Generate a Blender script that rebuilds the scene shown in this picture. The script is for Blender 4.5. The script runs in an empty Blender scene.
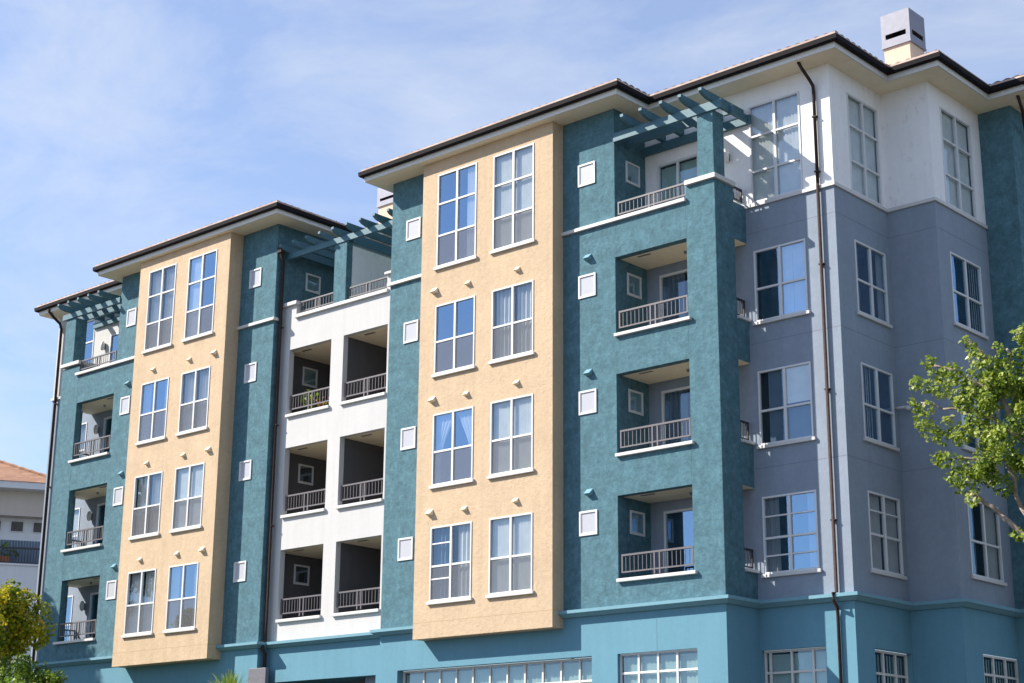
import bpy, bmesh, math, random
from mathutils import Vector, Matrix
random.seed(7)
sc = bpy.context.scene
COL = sc.collection
GZ = -6.6                                     # street level (z = 0 is the cornice over the base storey)

# ------------------------------------------------------------------ materials
def new_mat(name):
    m = bpy.data.materials.new(name); m.use_nodes = True
    nt = m.node_tree; b = nt.nodes['Principled BSDF']
    return m, nt, b
def N(nt, typ, **kw):
    n = nt.nodes.new(typ)
    for k, v in kw.items():
        if k in n.inputs: n.inputs[k].default_value = v
        else: setattr(n, k, v)
    return n
def ramp(nt, stops):
    r = nt.nodes.new('ShaderNodeValToRGB'); e = r.color_ramp.elements
    while len(e) < len(stops): e.new(0.5)
    for i, (p, c) in enumerate(stops):
        e[i].position = p; e[i].color = (*c, 1) if len(c) == 3 else c
    return r
def stucco(name, col, mottle=0.25, grain=0.35, stains=0.0, rough=0.9, patch=1.3, streak=0.3):
    m, nt, b = new_mat(name); L = nt.links
    tc = N(nt, 'ShaderNodeTexCoord')
    n1 = N(nt, 'ShaderNodeTexNoise', Scale=patch, Detail=7.0, Roughness=0.68); L.new(tc.outputs['Object'], n1.inputs['Vector'])
    n2 = N(nt, 'ShaderNodeTexNoise', Scale=9.0, Detail=6.0, Roughness=0.75); L.new(tc.outputs['Object'], n2.inputs['Vector'])
    n3 = N(nt, 'ShaderNodeTexNoise', Scale=70.0, Detail=3.0, Roughness=0.6); L.new(tc.outputs['Object'], n3.inputs['Vector'])
    hi = tuple(min(1, c*(1+mottle)+0.02*mottle) for c in col); lo = tuple(c*(1-mottle) for c in col)
    r = ramp(nt, [(0.30, lo), (0.52, col), (0.72, hi)])
    mx = N(nt, 'ShaderNodeMix'); mx.data_type = 'FLOAT'; mx.inputs[0].default_value = 0.5
    L.new(n1.outputs['Fac'], mx.inputs[2]); L.new(n2.outputs['Fac'], mx.inputs[3])
    L.new(mx.outputs[0], r.inputs['Fac'])
    out = r.outputs['Color']
    # faint vertical weather streaks
    mp = N(nt, 'ShaderNodeMapping'); mp.inputs['Scale'].default_value = (5, 5, 0.35); L.new(tc.outputs['Object'], mp.inputs['Vector'])
    n4 = N(nt, 'ShaderNodeTexNoise', Scale=1.0, Detail=5.0, Roughness=0.6); L.new(mp.outputs['Vector'], n4.inputs['Vector'])
    r4 = ramp(nt, [(0.35, (0.86,)*3), (0.6, (1, 1, 1))]); L.new(n4.outputs['Fac'], r4.inputs['Fac'])
    ms = N(nt, 'ShaderNodeMix'); ms.data_type = 'RGBA'; ms.blend_type = 'MULTIPLY'; ms.inputs[0].default_value = streak
    L.new(out, ms.inputs[6]); L.new(r4.outputs['Color'], ms.inputs[7]); out = ms.outputs[2]
    if stains > 0:
        mp2 = N(nt, 'ShaderNodeMapping'); mp2.inputs['Scale'].default_value = (2.2, 2.2, 1.1); L.new(tc.outputs['Object'], mp2.inputs['Vector'])
        n5 = N(nt, 'ShaderNodeTexNoise', Scale=2.6, Detail=9.0, Roughness=0.78); L.new(mp2.outputs['Vector'], n5.inputs['Vector'])
        r5 = ramp(nt, [(0.57, (0, 0, 0)), (0.68, (1, 1, 1))]); L.new(n5.outputs['Fac'], r5.inputs['Fac'])
        mu = N(nt, 'ShaderNodeMath'); mu.operation = 'MULTIPLY'; mu.inputs[1].default_value = stains; L.new(r5.outputs['Color'], mu.inputs[0])
        m5 = N(nt, 'ShaderNodeMix'); m5.data_type = 'RGBA'; L.new(mu.outputs[0], m5.inputs[0]); L.new(out, m5.inputs[6])
        m5.inputs[7].default_value = (0.2, 0.18, 0.15, 1); out = m5.outputs[2]
    L.new(out, b.inputs['Base Color']); b.inputs['Roughness'].default_value = rough
    b.inputs['Specular IOR Level'].default_value = 0.25
    bp1 = N(nt, 'ShaderNodeBump', Strength=grain, Distance=0.012)
    ad = N(nt, 'ShaderNodeMath'); ad.operation = 'MULTIPLY_ADD'; ad.inputs[1].default_value = 2.2
    L.new(n2.outputs['Fac'], ad.inputs[0]); L.new(n3.outputs['Fac'], ad.inputs[2])
    L.new(ad.outputs[0], bp1.inputs['Height']); L.new(bp1.outputs['Normal'], b.inputs['Normal'])
    return m
def plain(name, col, rough=0.5, metal=0.0, var=0.1, scale=12.0, spec=0.5):
    m, nt, b = new_mat(name); L = nt.links
    tc = N(nt, 'ShaderNodeTexCoord'); n = N(nt, 'ShaderNodeTexNoise', Scale=scale, Detail=5.0, Roughness=0.65)
    L.new(tc.outputs['Object'], n.inputs['Vector'])
    r = ramp(nt, [(0.3, tuple(c*(1-var) for c in col)), (0.7, tuple(min(1, c*(1+var)) for c in col))])
    L.new(n.outputs['Fac'], r.inputs['Fac']); L.new(r.outputs['Color'], b.inputs['Base Color'])
    b.inputs['Roughness'].default_value = rough; b.inputs['Metallic'].default_value = metal
    b.inputs['Specular IOR Level'].default_value = spec
    return m
def glass_mat(name='coated_glass', refl=0.34, tint=(0.50, 0.74, 1.0, 1)):
    m, nt, b = new_mat(name); L = nt.links; nt.nodes.remove(b)
    out = nt.nodes['Material Output']
    tr = N(nt, 'ShaderNodeBsdfTransparent'); tr.inputs[0].default_value = (0.90, 0.95, 0.96, 1)
    gl = N(nt, 'ShaderNodeBsdfGlossy', Roughness=0.01); gl.inputs[0].default_value = tint
    tc = N(nt, 'ShaderNodeTexCoord'); n = N(nt, 'ShaderNodeTexNoise', Scale=0.9, Detail=1.0)
    L.new(tc.outputs['Object'], n.inputs['Vector'])
    bu = N(nt, 'ShaderNodeBump', Strength=0.25, Distance=0.02); L.new(n.outputs['Fac'], bu.inputs['Height']); L.new(bu.outputs['Normal'], gl.inputs['Normal'])
    lw = N(nt, 'ShaderNodeLayerWeight', Blend=0.22)
    mr = N(nt, 'ShaderNodeMapRange'); mr.inputs[1].default_value = 0.0; mr.inputs[2].default_value = 1.0; mr.inputs[3].default_value = refl; mr.inputs[4].default_value = refl*1.5+.1
    L.new(lw.outputs['Facing'], mr.inputs[0])
    mx = N(nt, 'ShaderNodeMixShader'); L.new(mr.outputs[0], mx.inputs[0]); L.new(tr.outputs[0], mx.inputs[1]); L.new(gl.outputs[0], mx.inputs[2])
    L.new(mx.outputs[0], out.inputs['Surface'])
    return m
def screen_mat():
    m, nt, b = new_mat('insect_screen_mesh'); L = nt.links; nt.nodes.remove(b); out = nt.nodes['Material Output']
    tr = N(nt, 'ShaderNodeBsdfTransparent'); df = N(nt, 'ShaderNodeBsdfDiffuse'); df.inputs[0].default_value = (0.22, 0.22, 0.23, 1)
    mx = N(nt, 'ShaderNodeMixShader'); mx.inputs[0].default_value = 0.42
    L.new(tr.outputs[0], mx.inputs[1]); L.new(df.outputs[0], mx.inputs[2]); L.new(mx.outputs[0], out.inputs['Surface']); return m
def fabric(name, col, trans=0.25):
    m, nt, b = new_mat(name); L = nt.links; out = nt.nodes['Material Output']; nt.nodes.remove(b)
    tc = N(nt, 'ShaderNodeTexCoord'); n = N(nt, 'ShaderNodeTexNoise', Scale=3.0, Detail=4.0); L.new(tc.outputs['Object'], n.inputs['Vector'])
    r = ramp(nt, [(0.3, tuple(c*0.85 for c in col)), (0.7, col)]); L.new(n.outputs['Fac'], r.inputs['Fac'])
    d = N(nt, 'ShaderNodeBsdfDiffuse'); t = N(nt, 'ShaderNodeBsdfTranslucent'); L.new(r.outputs[0], d.inputs[0]); L.new(r.outputs[0], t.inputs[0])
    mx = N(nt, 'ShaderNodeMixShader'); mx.inputs[0].default_value = trans; L.new(d.outputs[0], mx.inputs[1]); L.new(t.outputs[0], mx.inputs[2])
    L.new(mx.outputs[0], out.inputs['Surface']); return m
def leaf_mat(name, stops, scale=1.3):
    m, nt, b = new_mat(name); L = nt.links; out = nt.nodes['Material Output']
    at = N(nt, 'ShaderNodeAttribute'); at.attribute_name = 'tone'
    r = ramp(nt, stops); L.new(at.outputs['Fac'], r.inputs['Fac'])
    L.new(r.outputs[0], b.inputs['Base Color']); b.inputs['Roughness'].default_value = 0.45; b.inputs['Specular IOR Level'].default_value = 0.35
    t = N(nt, 'ShaderNodeBsdfTranslucent'); L.new(r.outputs[0], t.inputs[0])
    mx = N(nt, 'ShaderNodeMixShader'); mx.inputs[0].default_value = 0.42
    L.new(b.outputs[0], mx.inputs[1]); L.new(t.outputs[0], mx.inputs[2]); L.new(mx.outputs[0], out.inputs['Surface']); return m
def tile_mat(name, c1, c2):
    m, nt, b = new_mat(name); L = nt.links
    tc = N(nt, 'ShaderNodeTexCoord'); v = N(nt, 'ShaderNodeTexVoronoi', Scale=3.6); L.new(tc.outputs['Object'], v.inputs['Vector'])
    sep = N(nt, 'ShaderNodeSeparateColor'); L.new(v.outputs['Color'], sep.inputs[0])
    r = ramp(nt, [(0.0, c1), (0.6, tuple((a+d)/2 for a, d in zip(c1, c2))), (1.0, c2)]); L.new(sep.outputs[0], r.inputs['Fac'])
    L.new(r.outputs[0], b.inputs['Base Color']); b.inputs['Roughness'].default_value = 0.85; return m

M = dict(
 teal=stucco('teal_stucco', (0.086, 0.182, 0.222), 0.50, 0.8, patch=3.2),
 beige=stucco('sand_stucco', (0.565, 0.425, 0.285), 0.15, 0.7, stains=0.10, streak=0.5),
 white=stucco('white_stucco', (0.535, 0.53, 0.525), 0.04, 0.22, stains=0.05),
 whiteold=stucco('weathered_white_stucco', (0.84, 0.83, 0.83), 0.05, 0.25, stains=0.30),
 gray=stucco('blue_grey_stucco', (0.25, 0.295, 0.36), 0.12, 0.3),
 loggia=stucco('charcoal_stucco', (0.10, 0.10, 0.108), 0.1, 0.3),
 base=stucco('pale_blue_painted_plaster', (0.122, 0.272, 0.352), 0.09, 0.10, patch=0.6),
 cornice=stucco('cornice_paint', (0.17, 0.33, 0.40), 0.08, 0.12),
 cream=stucco('cream_soffit', (0.86, 0.75, 0.57), 0.05, 0.15, stains=0.12),
 trim=plain('white_trim_paint', (0.56, 0.55, 0.54), 0.5, var=0.05),
 vinyl=plain('white_window_vinyl', (0.63, 0.63, 0.635), 0.4, var=0.03),
 fascia=plain('pale_fascia_paint', (0.62, 0.60, 0.56), 0.5, var=0.06),
 gutter=plain('dark_gutter_metal', (0.014, 0.012, 0.014), 0.7, 0.0, spec=0.1, var=0.25),
 pipe=plain('dark_downpipe_metal', (0.040, 0.026, 0.024), 0.6, 0.0, spec=0.15, var=0.3),
 rail=plain('grey_railing_metal', (0.115, 0.105, 0.115), 0.5, 0.0, var=0.08),
 railblack=plain('black_railing_metal', (0.03, 0.03, 0.035), 0.4, 0.2),
 wood=plain('teal_painted_timber', (0.058, 0.145, 0.185), 0.6, var=0.14),
 tile=tile_mat('terracotta_tile', (0.44, 0.31, 0.26), (0.58, 0.46, 0.40)),
 housetile=tile_mat('orange_brown_roof_tile', (0.27, 0.135, 0.08), (0.38, 0.21, 0.125)),
 glass=glass_mat(), glassclear=glass_mat('clear_glass', 0.13, (0.6, 0.8, 1.0, 1)), screen=screen_mat(),
 blind=fabric('white_vertical_blind', (0.90, 0.89, 0.87), 0.25),
 tealblind=fabric('pale_green_blind', (0.50, 0.66, 0.62), 0.3),
 drape=fabric('sheer_white_drape', (0.75, 0.74, 0.75), 0.4),
 darkdrape=fabric('slate_drape', (0.18, 0.24, 0.32), 0.2),
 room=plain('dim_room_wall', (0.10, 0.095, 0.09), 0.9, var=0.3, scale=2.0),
 panelw=plain('white_frosted_pane', (0.43, 0.44, 0.48), 0.3, var=0.04),
 steel=plain('brushed_chimney_steel', (0.215, 0.22, 0.265), 0.45, 0.2, spec=0.3, var=0.1, scale=6),
 bluesteel=plain('blue_chimney_cap', (0.40, 0.40, 0.43), 0.35, 0.85),
 chim=stucco('chimney_sand_stucco', (0.66, 0.52, 0.40), 0.10, 0.3, stains=0.1),
 bark=plain('pale_grey_bark', (0.24, 0.19, 0.16), 0.85, var=0.35, scale=9),
 concrete=plain('concrete', (0.085, 0.078, 0.065), 0.9, var=0.12, scale=1.5),
 soil=plain('planted_soil', (0.07, 0.08, 0.03), 0.95, var=0.4, scale=4),
 asphalt=plain('asphalt', (0.055, 0.055, 0.058), 0.9, var=0.2, scale=3),
 paint=plain('road_paint', (0.75, 0.74, 0.7), 0.7),
 box=plain('grey_utility_metal', (0.15, 0.145, 0.17), 0.6, 0.0, spec=0.3),
 lampglass=plain('frosted_lamp_glass', (0.75, 0.72, 0.66), 0.3),
 housewall=stucco('neighbour_tan_stucco', (0.52, 0.46, 0.41), 0.06, 0.2),
 housewhite=stucco('neighbour_white_stucco', (0.66, 0.66, 0.68), 0.04, 0.15),
 joint=plain('stucco_joint', (0.10, 0.20, 0.22), 0.9),
 jointb=plain('sand_stucco_joint', (0.42, 0.28, 0.15), 0.9),
 leafR=leaf_mat('bright_green_leaf', [(0.0, (0.07, 0.13, 0.014)), (0.5, (0.27, 0.36, 0.045)), (0.85, (0.46, 0.50, 0.11)), (1.0, (0.62, 0.62, 0.32))]),
 leafL=leaf_mat('yellowing_leaf', [(0.0, (0.06, 0.12, 0.012)), (0.4, (0.30, 0.34, 0.02)), (0.75, (0.60, 0.50, 0.02)), (1.0, (0.50, 0.27, 0.02))]),
 leafH=leaf_mat('hedge_leaf', [(0.0, (0.03, 0.07, 0.012)), (0.6, (0.17, 0.27, 0.025)), (1.0, (0.42, 0.44, 0.05))]),
 leafG=leaf_mat('lime_leaf', [(0.0, (0.12, 0.22, 0.02)), (0.6, (0.26, 0.38, 0.03)), (1.0, (0.45, 0.48, 0.08))]),
 terracotta=plain('terracotta_pot', (0.45, 0.16, 0.07), 0.8),
 flower=plain('orange_petals', (0.75, 0.28, 0.12), 0.7),
 chairm=plain('black_chair_frame', (0.025, 0.025, 0.03), 0.4),
)

# ------------------------------------------------------------------ mesh building
class MB:
    def __init__(s): s.v = []; s.f = []
    def quad(s, *p):
        i = len(s.v); s.v += [tuple(q) for q in p]; s.f.append(tuple(range(i, i+len(p)))); return s
    def box(s, x0, x1, y0, y1, z0, z1):
        if x0 > x1: x0, x1 = x1, x0
        if y0 > y1: y0, y1 = y1, y0
        if z0 > z1: z0, z1 = z1, z0
        i = len(s.v)
        s.v += [(x0,y0,z0),(x1,y0,z0),(x1,y1,z0),(x0,y1,z0),(x0,y0,z1),(x1,y0,z1),(x1,y1,z1),(x0,y1,z1)]
        for q in ((0,3,2,1),(4,5,6,7),(0,1,5,4),(1,2,6,5),(2,3,7,6),(3,0,4,7)): s.f.append(tuple(i+k for k in q))
        return s
    def prism(s, pts, axis, a, b):
        # polygon pts in the two other axes, extruded along axis from a to b
        def P(u, w, t): return (t,u,w) if axis == 'x' else ((u,t,w) if axis == 'y' else (u,w,t))
        n = len(pts); i = len(s.v)
        s.v += [P(u,w,a) for u,w in pts] + [P(u,w,b) for u,w in pts]
        s.f.append(tuple(i+k for k in range(n))[::-1]); s.f.append(tuple(i+n+k for k in range(n)))
        for k in range(n): s.f.append((i+k, i+(k+1)%n, i+n+(k+1)%n, i+n+k))
        return s
    def tube(s, pts, r, n=8, cap=True):
        pts = [Vector(p) for p in pts]; rr = r if isinstance(r, (list, tuple)) else [r]*len(pts)
        i = len(s.v); up = Vector((0.31, 0.17, 0.93))
        for k, p in enumerate(pts):
            d = (pts[min(k+1, len(pts)-1)] - pts[max(k-1, 0)]).normalized()
            a = d.cross(up)
            if a.length < 1e-3: a = d.cross(Vector((1,0,0)))
            a.normalize(); b = d.cross(a)
            for j in range(n):
                t = 2*math.pi*j/n; s.v.append(tuple(p + rr[k]*(math.cos(t)*a + math.sin(t)*b)))
        for k in range(len(pts)-1):
            for j in range(n):
                s.f.append((i+k*n+j, i+k*n+(j+1)%n, i+(k+1)*n+(j+1)%n, i+(k+1)*n+j))
        if cap: s.f.append(tuple(i+j for j in range(n))[::-1]); s.f.append(tuple(i+(len(pts)-1)*n+j for j in range(n)))
        return s
    def build(s, name, mat, parent=None, label=None, smooth=False, bevel=0, recalc=True):
        me = bpy.data.meshes.new(name); me.from_pydata(s.v, [], s.f)
        if recalc:
            bm = bmesh.new(); bm.from_mesh(me); bmesh.ops.recalc_face_normals(bm, faces=bm.faces[:]); bm.to_mesh(me); bm.free()
        me.materials.append(mat); me.update()
        if smooth:
            for p in me.polygons: p.use_smooth = True
        o = bpy.data.objects.new(name, me); COL.objects.link(o)
        if bevel:
            b = o.modifiers.new('bevel', 'BEVEL'); b.width = bevel; b.segments = 2; b.limit_method = 'ANGLE'
        if parent is not None:
            o.parent = parent
            T = Matrix.Identity(4); q = parent
            while q is not None: T = q.matrix_basis if q.parent is None else T; q = q.parent
            o.matrix_parent_inverse = Matrix.Identity(4) if parent.parent is not None else parent.matrix_basis.inverted()
        if label: o['label'] = label
        return o
def empty(name, loc, label, cat, group=None, rz=0):
    o = bpy.data.objects.new(name, None); COL.objects.link(o); o.location = loc; o.rotation_euler = (0,0,rz)
    o['label'] = label; o['category'] = cat
    if group: o['group'] = group
    o.matrix_basis = Matrix.LocRotScale(Vector(loc), Matrix.Rotation(rz, 3, 'Z'), None)
    return o

# local frame: u along the wall, d depth into the wall, z up
def mapper(face, c):
    if face == '-y': return lambda u, d, z: (u, c+d, z)
    if face == '+x': return lambda u, d, z: (c-d, u, z)
    if face == '-x': return lambda u, d, z: (c+d, u, z)
def lbox(mb, mp, u0, u1, d0, d1, z0, z1):
    a = mp(u0, d0, z0); b = mp(u1, d1, z1); return mb.box(a[0], b[0], a[1], b[1], a[2], b[2])
def sheet(mb, face, c, u0, u1, z0, z1, holes=(), depth=0.12):
    mp = mapper(face, c)
    us = sorted({u0, u1, *[h[0] for h in holes], *[h[1] for h in holes]}); zs = sorted({z0, z1, *[h[2] for h in holes], *[h[3] for h in holes]})
    us = [u for u in us if u0-1e-6 <= u <= u1+1e-6]; zs = [z for z in zs if z0-1e-6 <= z <= z1+1e-6]
    for i in range(len(us)-1):
        for j in range(len(zs)-1):
            cu, cz = (us[i]+us[i+1])/2, (zs[j]+zs[j+1])/2
            if any(h[0] < cu < h[1] and h[2] < cz < h[3] for h in holes): continue
            mb.quad(mp(us[i],0,zs[j]), mp(us[i+1],0,zs[j]), mp(us[i+1],0,zs[j+1]), mp(us[i],0,zs[j+1]))
    for h in holes:
        d = h[4] if len(h) > 4 else depth
        a, b, e, f = h[:4]
        mb.quad(mp(a,0,e), mp(a,d,e), mp(a,d,f), mp(a,0,f)); mb.quad(mp(b,0,e), mp(b,d,e), mp(b,d,f), mp(b,0,f))
        mb.quad(mp(a,0,f), mp(b,0,f), mp(b,d,f), mp(a,d,f)); mb.quad(mp(a,0,e), mp(b,0,e), mp(b,d,e), mp(a,d,e))
    return mb

B = empty('apartment_building', (-12, 2, GZ), 'long teal, sand and white apartment block with tiled eaves filling the frame', 'building')
nwin = 0
# window: outer frame, mullions, glass, sill, something hanging behind it and a dim room niche
def window(face, c, u0, u1, z0, z1, vbars, hbars, style='blinds', sill=True, screen_below=None, niche=0.7, fr=0.045, bar=0.035, proud=0.02, setin=0.05, matn='vinyl', extra=(), seed=0, glass=True, name='window', label=None, sh=0.08, so=0.07):
    rnd = random.Random(seed*7+int(abs(u0)*13+z0*31)); mp = mapper(face, c)
    f = MB(); a, b = -proud, setin
    lbox(f, mp, u0, u1, a, b, z1-fr, z1); lbox(f, mp, u0, u1, a, b, z0, z0+fr)
    lbox(f, mp, u0, u0+fr, a, b, z0+fr, z1-fr); lbox(f, mp, u1-fr, u1, a, b, z0+fr, z1-fr)
    vb = [v for v in vbars]
    for v in vb: lbox(f, mp, v-bar, v+bar, a+0.004, b, z0+fr, z1-fr)
    cells = [u0+fr] + vb + [u1-fr]
    for h in hbars:
        for i in range(len(cells)-1):
            lo = cells[i] + (bar if i > 0 else 0); hi = cells[i+1] - (bar if i < len(cells)-2 else 0)
            lbox(f, mp, lo, hi, a+0.010, b-0.004, h-0.026, h+0.026)
    for (i0, i1, h) in extra:
        lo = cells[i0] + (bar if i0 > 0 else 0); hi = cells[i1] - (bar if i1 < len(cells)-1 else 0)
        lbox(f, mp, lo, hi, a+0.014, b-0.008, h-0.018, h+0.018)
    w = f.build(name, M[matn], B, label, bevel=0.004)
    if glass:
        g = MB(); a_, b_, c_, d_, e_ = u0+fr*0.6, u1-fr*0.6, setin-0.026, z0+fr*0.6, z1-fr*0.6; g.quad(mp(a_,c_,d_), mp(b_,c_,d_), mp(b_,c_,e_), mp(a_,c_,e_)); g.build('pane', M['glass' if style in ('parted', 'dark', 'darkd', 'right', 'rightfull', 'edges', 'left') else 'glassclear'], w)
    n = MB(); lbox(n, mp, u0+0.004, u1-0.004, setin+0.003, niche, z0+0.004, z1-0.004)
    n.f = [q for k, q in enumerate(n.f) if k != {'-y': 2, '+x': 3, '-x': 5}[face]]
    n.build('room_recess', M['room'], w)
    if sill:
        s = MB(); lbox(s, mp, u0-0.06, u1+0.06, -so, 0.0, z0-sh, z0-0.002); s.build('sill', M['trim'], w, bevel=0.008)
    if screen_below is not None:
        s = MB(); a_, b_, c_, d_, e_ = u0+fr, u1-fr, setin-0.045, z0+fr, screen_below-0.02; s.quad(mp(a_,c_,d_), mp(b_,c_,d_), mp(b_,c_,e_), mp(a_,c_,e_)); s.build('insect_screen', M['screen'], w)
    dd = setin + 0.045
    def pleat(ua, ub, za, zb, mat, step=0.09, amp=0.03, nm='vertical_blind', zig=True, top=None):
        q = MB(); k = max(2, int((ub-ua)/step))
        for i in range(k):
            x0 = ua+(ub-ua)*i/k; x1 = ua+(ub-ua)*(i+1)/k - (0.006 if zig else 0)
            o0 = rnd.uniform(-.006, .006)
            dA, dB = (dd-amp/2+o0, dd+amp/2+o0) if zig else (dd+(amp if i % 2 else 0), dd+(0 if i % 2 else amp))
            q.quad(mp(x0,dA,za), mp(x1,dB,za), mp(x1,dB,zb), mp(x0,dA,zb))
        q.build(nm, M[mat], w, recalc=False)
    U0, U1, Z0, Z1 = u0+fr*0.5, u1-fr*0.5, z0+fr*0.5, z1-fr*0.5; W = U1-U0; Hh = Z1-Z0
    if style == 'blinds': pleat(U0, U1, Z0, Z1, 'blind')
    elif style == 'green': pleat(U0+.03, U1-.03, Z0, Z1-.06, 'tealblind', 0.12)
    elif style == 'right': pleat(U0+W*0.72, U1, Z0, Z1, 'blind')
    elif style == 'left': pleat(U0, U0+W*0.42, Z0, Z1, 'blind')
    elif style == 'sheer': pleat(U0+W*.04, U0+W*.46, Z0, Z1, 'drape', 0.07, 0.05, 'drape', False); pleat(U0+W*.56, U1, Z0, Z1, 'drape', 0.07, 0.05, 'drape', False)
    elif style == 'edges': pleat(U0, U0+W*.24, Z0, Z1, 'drape', 0.06, 0.05, 'drape', False); pleat(U1-W*.2, U1, Z0, Z1, 'drape', 0.06, 0.05, 'drape', False)
    elif style == 'half': pleat(U0, U1, Z0+Hh*.48, Z1, 'blind')
    elif style == 'rightfull': pleat(U0+W*0.5, U1, Z0, Z1, 'blind', 0.1, 0.012)
    elif style == 'parted':
        for sgn in (0, 1):
            q = MB(); k = 9
            for i in range(10):
                t0, t1 = i/10, (i+1)/10
                def edge(t): return W*(.5-.40*math.sin(min(1, t*1.25)*math.pi/2)) if t < .8 else W*(.12)
                za, zb = Z1-Hh*t0, Z1-Hh*t1
                for j in range(k):
                    def X(t, jj): e = edge(t)*jj/k; return U0+e if sgn == 0 else U1-e
                    o = 0.02*(j % 2); o2 = 0.02*((j+1) % 2)
                    q.quad(mp(X(t0,j),dd+o,za), mp(X(t0,j+1),dd+o2,za), mp(X(t1,j+1),dd+o2,zb), mp(X(t1,j),dd+o,zb))
            q.build('drape', M['drape'], w, recalc=False)
    elif style == 'slate': pleat(U0, U0+W*.35, Z0, Z1, 'darkdrape', 0.07, 0.05, 'drape', False); pleat(U0+W*.62, U1, Z0, Z1, 'drape', 0.07, 0.04, 'drape', False)
    elif style == 'roller':
        q = MB(); lbox(q, mp, U0, U1, dd, dd+0.01, Z0+Hh*.03, Z1); q.build('roller_shade', M['blind'], w)
    elif style == 'roller_right':
        q = MB(); lbox(q, mp, U0+W*.5, U1, dd-.07, dd-.06, Z0+Hh*.5, Z1); q.build('roller_shade', M['blind'], w)
        pleat(U0+W*.15, U1, Z0, Z1, 'darkdrape', 0.1, 0.02)
    return w
def small_window(face, c, u0, u1, z0, z1, style='panel'):
    mp = mapper(face, c); f = MB(); fr = 0.05; a = -0.03
    lbox(f, mp, u0, u1, a, 0, z1-fr, z1); lbox(f, mp, u0, u1, a, 0, z0, z0+fr); lbox(f, mp, u0, u0+fr, a, 0, z0+fr, z1-fr); lbox(f, mp, u1-fr, u1, a, 0, z0+fr, z1-fr)
    lbox(f, mp, u0+fr, u0+fr+0.02, a+.012, 0, z0+fr, z1-fr); lbox(f, mp, u0+fr+.02, u1-fr, a+.012, 0, z0+fr, z0+fr+0.02)
    w = f.build('small_window', M['vinyl'], B, bevel=0.003)
    if style == 'panel':
        g = MB(); lbox(g, mp, u0+fr+.02, u1-fr, -0.006, 0.0, z0+fr+.02, z1-fr); g.build('pane', M['panelw'], w)
    else:
        g = MB(); g.quad(mp(u0+fr+.02,-.010,z0+fr+.02), mp(u1-fr,-.010,z0+fr+.02), mp(u1-fr,-.010,z1-fr), mp(u0+fr+.02,-.010,z1-fr)); g.build('pane', M['glass'], w)
        g = MB(); lbox(g, mp, u0+fr+.02, u1-fr, -0.004, -0.002, z0+fr+.02, z1-fr); g.build('blind', M['tealblind' if style == 'blind' else 'room'], w)
    return w
def door(u0, u1, z0, z1, yb, ncols=2, style='slate', seed=0):
    mids = [u0+(u1-u0)*i/ncols for i in range(1, ncols)]
    return window('-y', yb, u0, u1, z0, z1, mids, [], style, sill=False, niche=0.6, fr=0.06, bar=0.035, name='balcony_door', seed=seed)

FL = [0.0, 3.0, 6.0, 9.0]
# ---- bays ---------------------------------------------------------------------------
def bay(xl, xr, y, xs, styles, lab):
    holes = []; a, b, c, d = xs
    for k in range(4):
        zt = 2.305+FL[k] if k < 3 else 12.07
        for (p, q) in ((a, b), (c, d)): holes.append((p, q, 0.385+FL[k], zt, 0.045))
    mb = MB(); sheet(mb, '-y', y, xl, xr, -0.53, 12.5, holes)
    dpt = -y
    mb.quad((xr,y,-.53),(xr,0.0,-.53),(xr,0.0,12.5),(xr,y,12.5)); mb.quad((xl,y,-.53),(xl,0.0,-.53),(xl,0.0,12.5),(xl,y,12.5))
    mb.quad((xl,y,-.53),(xr,y,-.53),(xr,0.0,-.53),(xl,0.0,-.53))
    w = mb.build('bay_wall', M['beige'], B, lab)
    jt = MB(); jt.box(xl+.01, xr-.005, y-.002, y, -.125, -.117)
    jt.box(xr, xr+.002, y+.005, -.005, -.125, -.117); jt.box(xr, xr+.002, y+.005, -.005, 2.9, 2.907); jt.build('stucco_joint', M['jointb'], w)
    for k in range(4):
        for s, (p, q) in enumerate(((a, b), (c, d))):
            zt = 2.305+FL[k] if k < 3 else 12.07; z0 = 0.385+FL[k]
            hb = [1.28+FL[k]] + ([11.2] if k == 3 else [])
            ex = []
            st = styles[k][s]
            if st.endswith('+'): st = st[:-1]; ex = [(0, 1, 1.86+FL[k]), (0, 1, .95+FL[k])]
            window('-y', y, p, q, z0, zt, [(p+q)/2], hb, st, screen_below=1.28+FL[k], extra=ex, seed=k*2+s)
bay(-7.50, -2.79, -0.41, (-6.92, -5.46, -4.86, -3.42),
    [('slate+', 'blinds'), ('parted', 'blinds'), ('dark', 'sheer'), ('right', 'blinds')], 'sand stucco bay with two window columns, the larger one in mid frame')
bay(-20.43, -15.80, -0.50, (-19.91, -18.48, -17.84, -16.42),
    [('sheer', 'edges'), ('sheer', 'blinds'), ('edges', 'sheer'), ('sheer', 'left')], 'sand stucco bay with two window columns toward the left end')
def vent(face, c, u, z, mat='trim', s=1.0, y=None):
    mp = mapper(face, c); m = MB(); w = 0.085*s; h = 0.075*s; d = 0.12*s
    A = [mp(u-w,0,z+h), mp(u+w,0,z+h), mp(u-w,-d,z-h*.55), mp(u+w,-d,z-h*.55), mp(u-w,0,z-h), mp(u+w,0,z-h)]
    m.quad(A[0],A[1],A[3],A[2]); m.quad(A[2],A[3],A[5],A[4]); m.quad(A[0],A[2],A[4]); m.quad(A[1],A[5],A[3])
    m.build('dryer_vent', M[mat], B)
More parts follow.
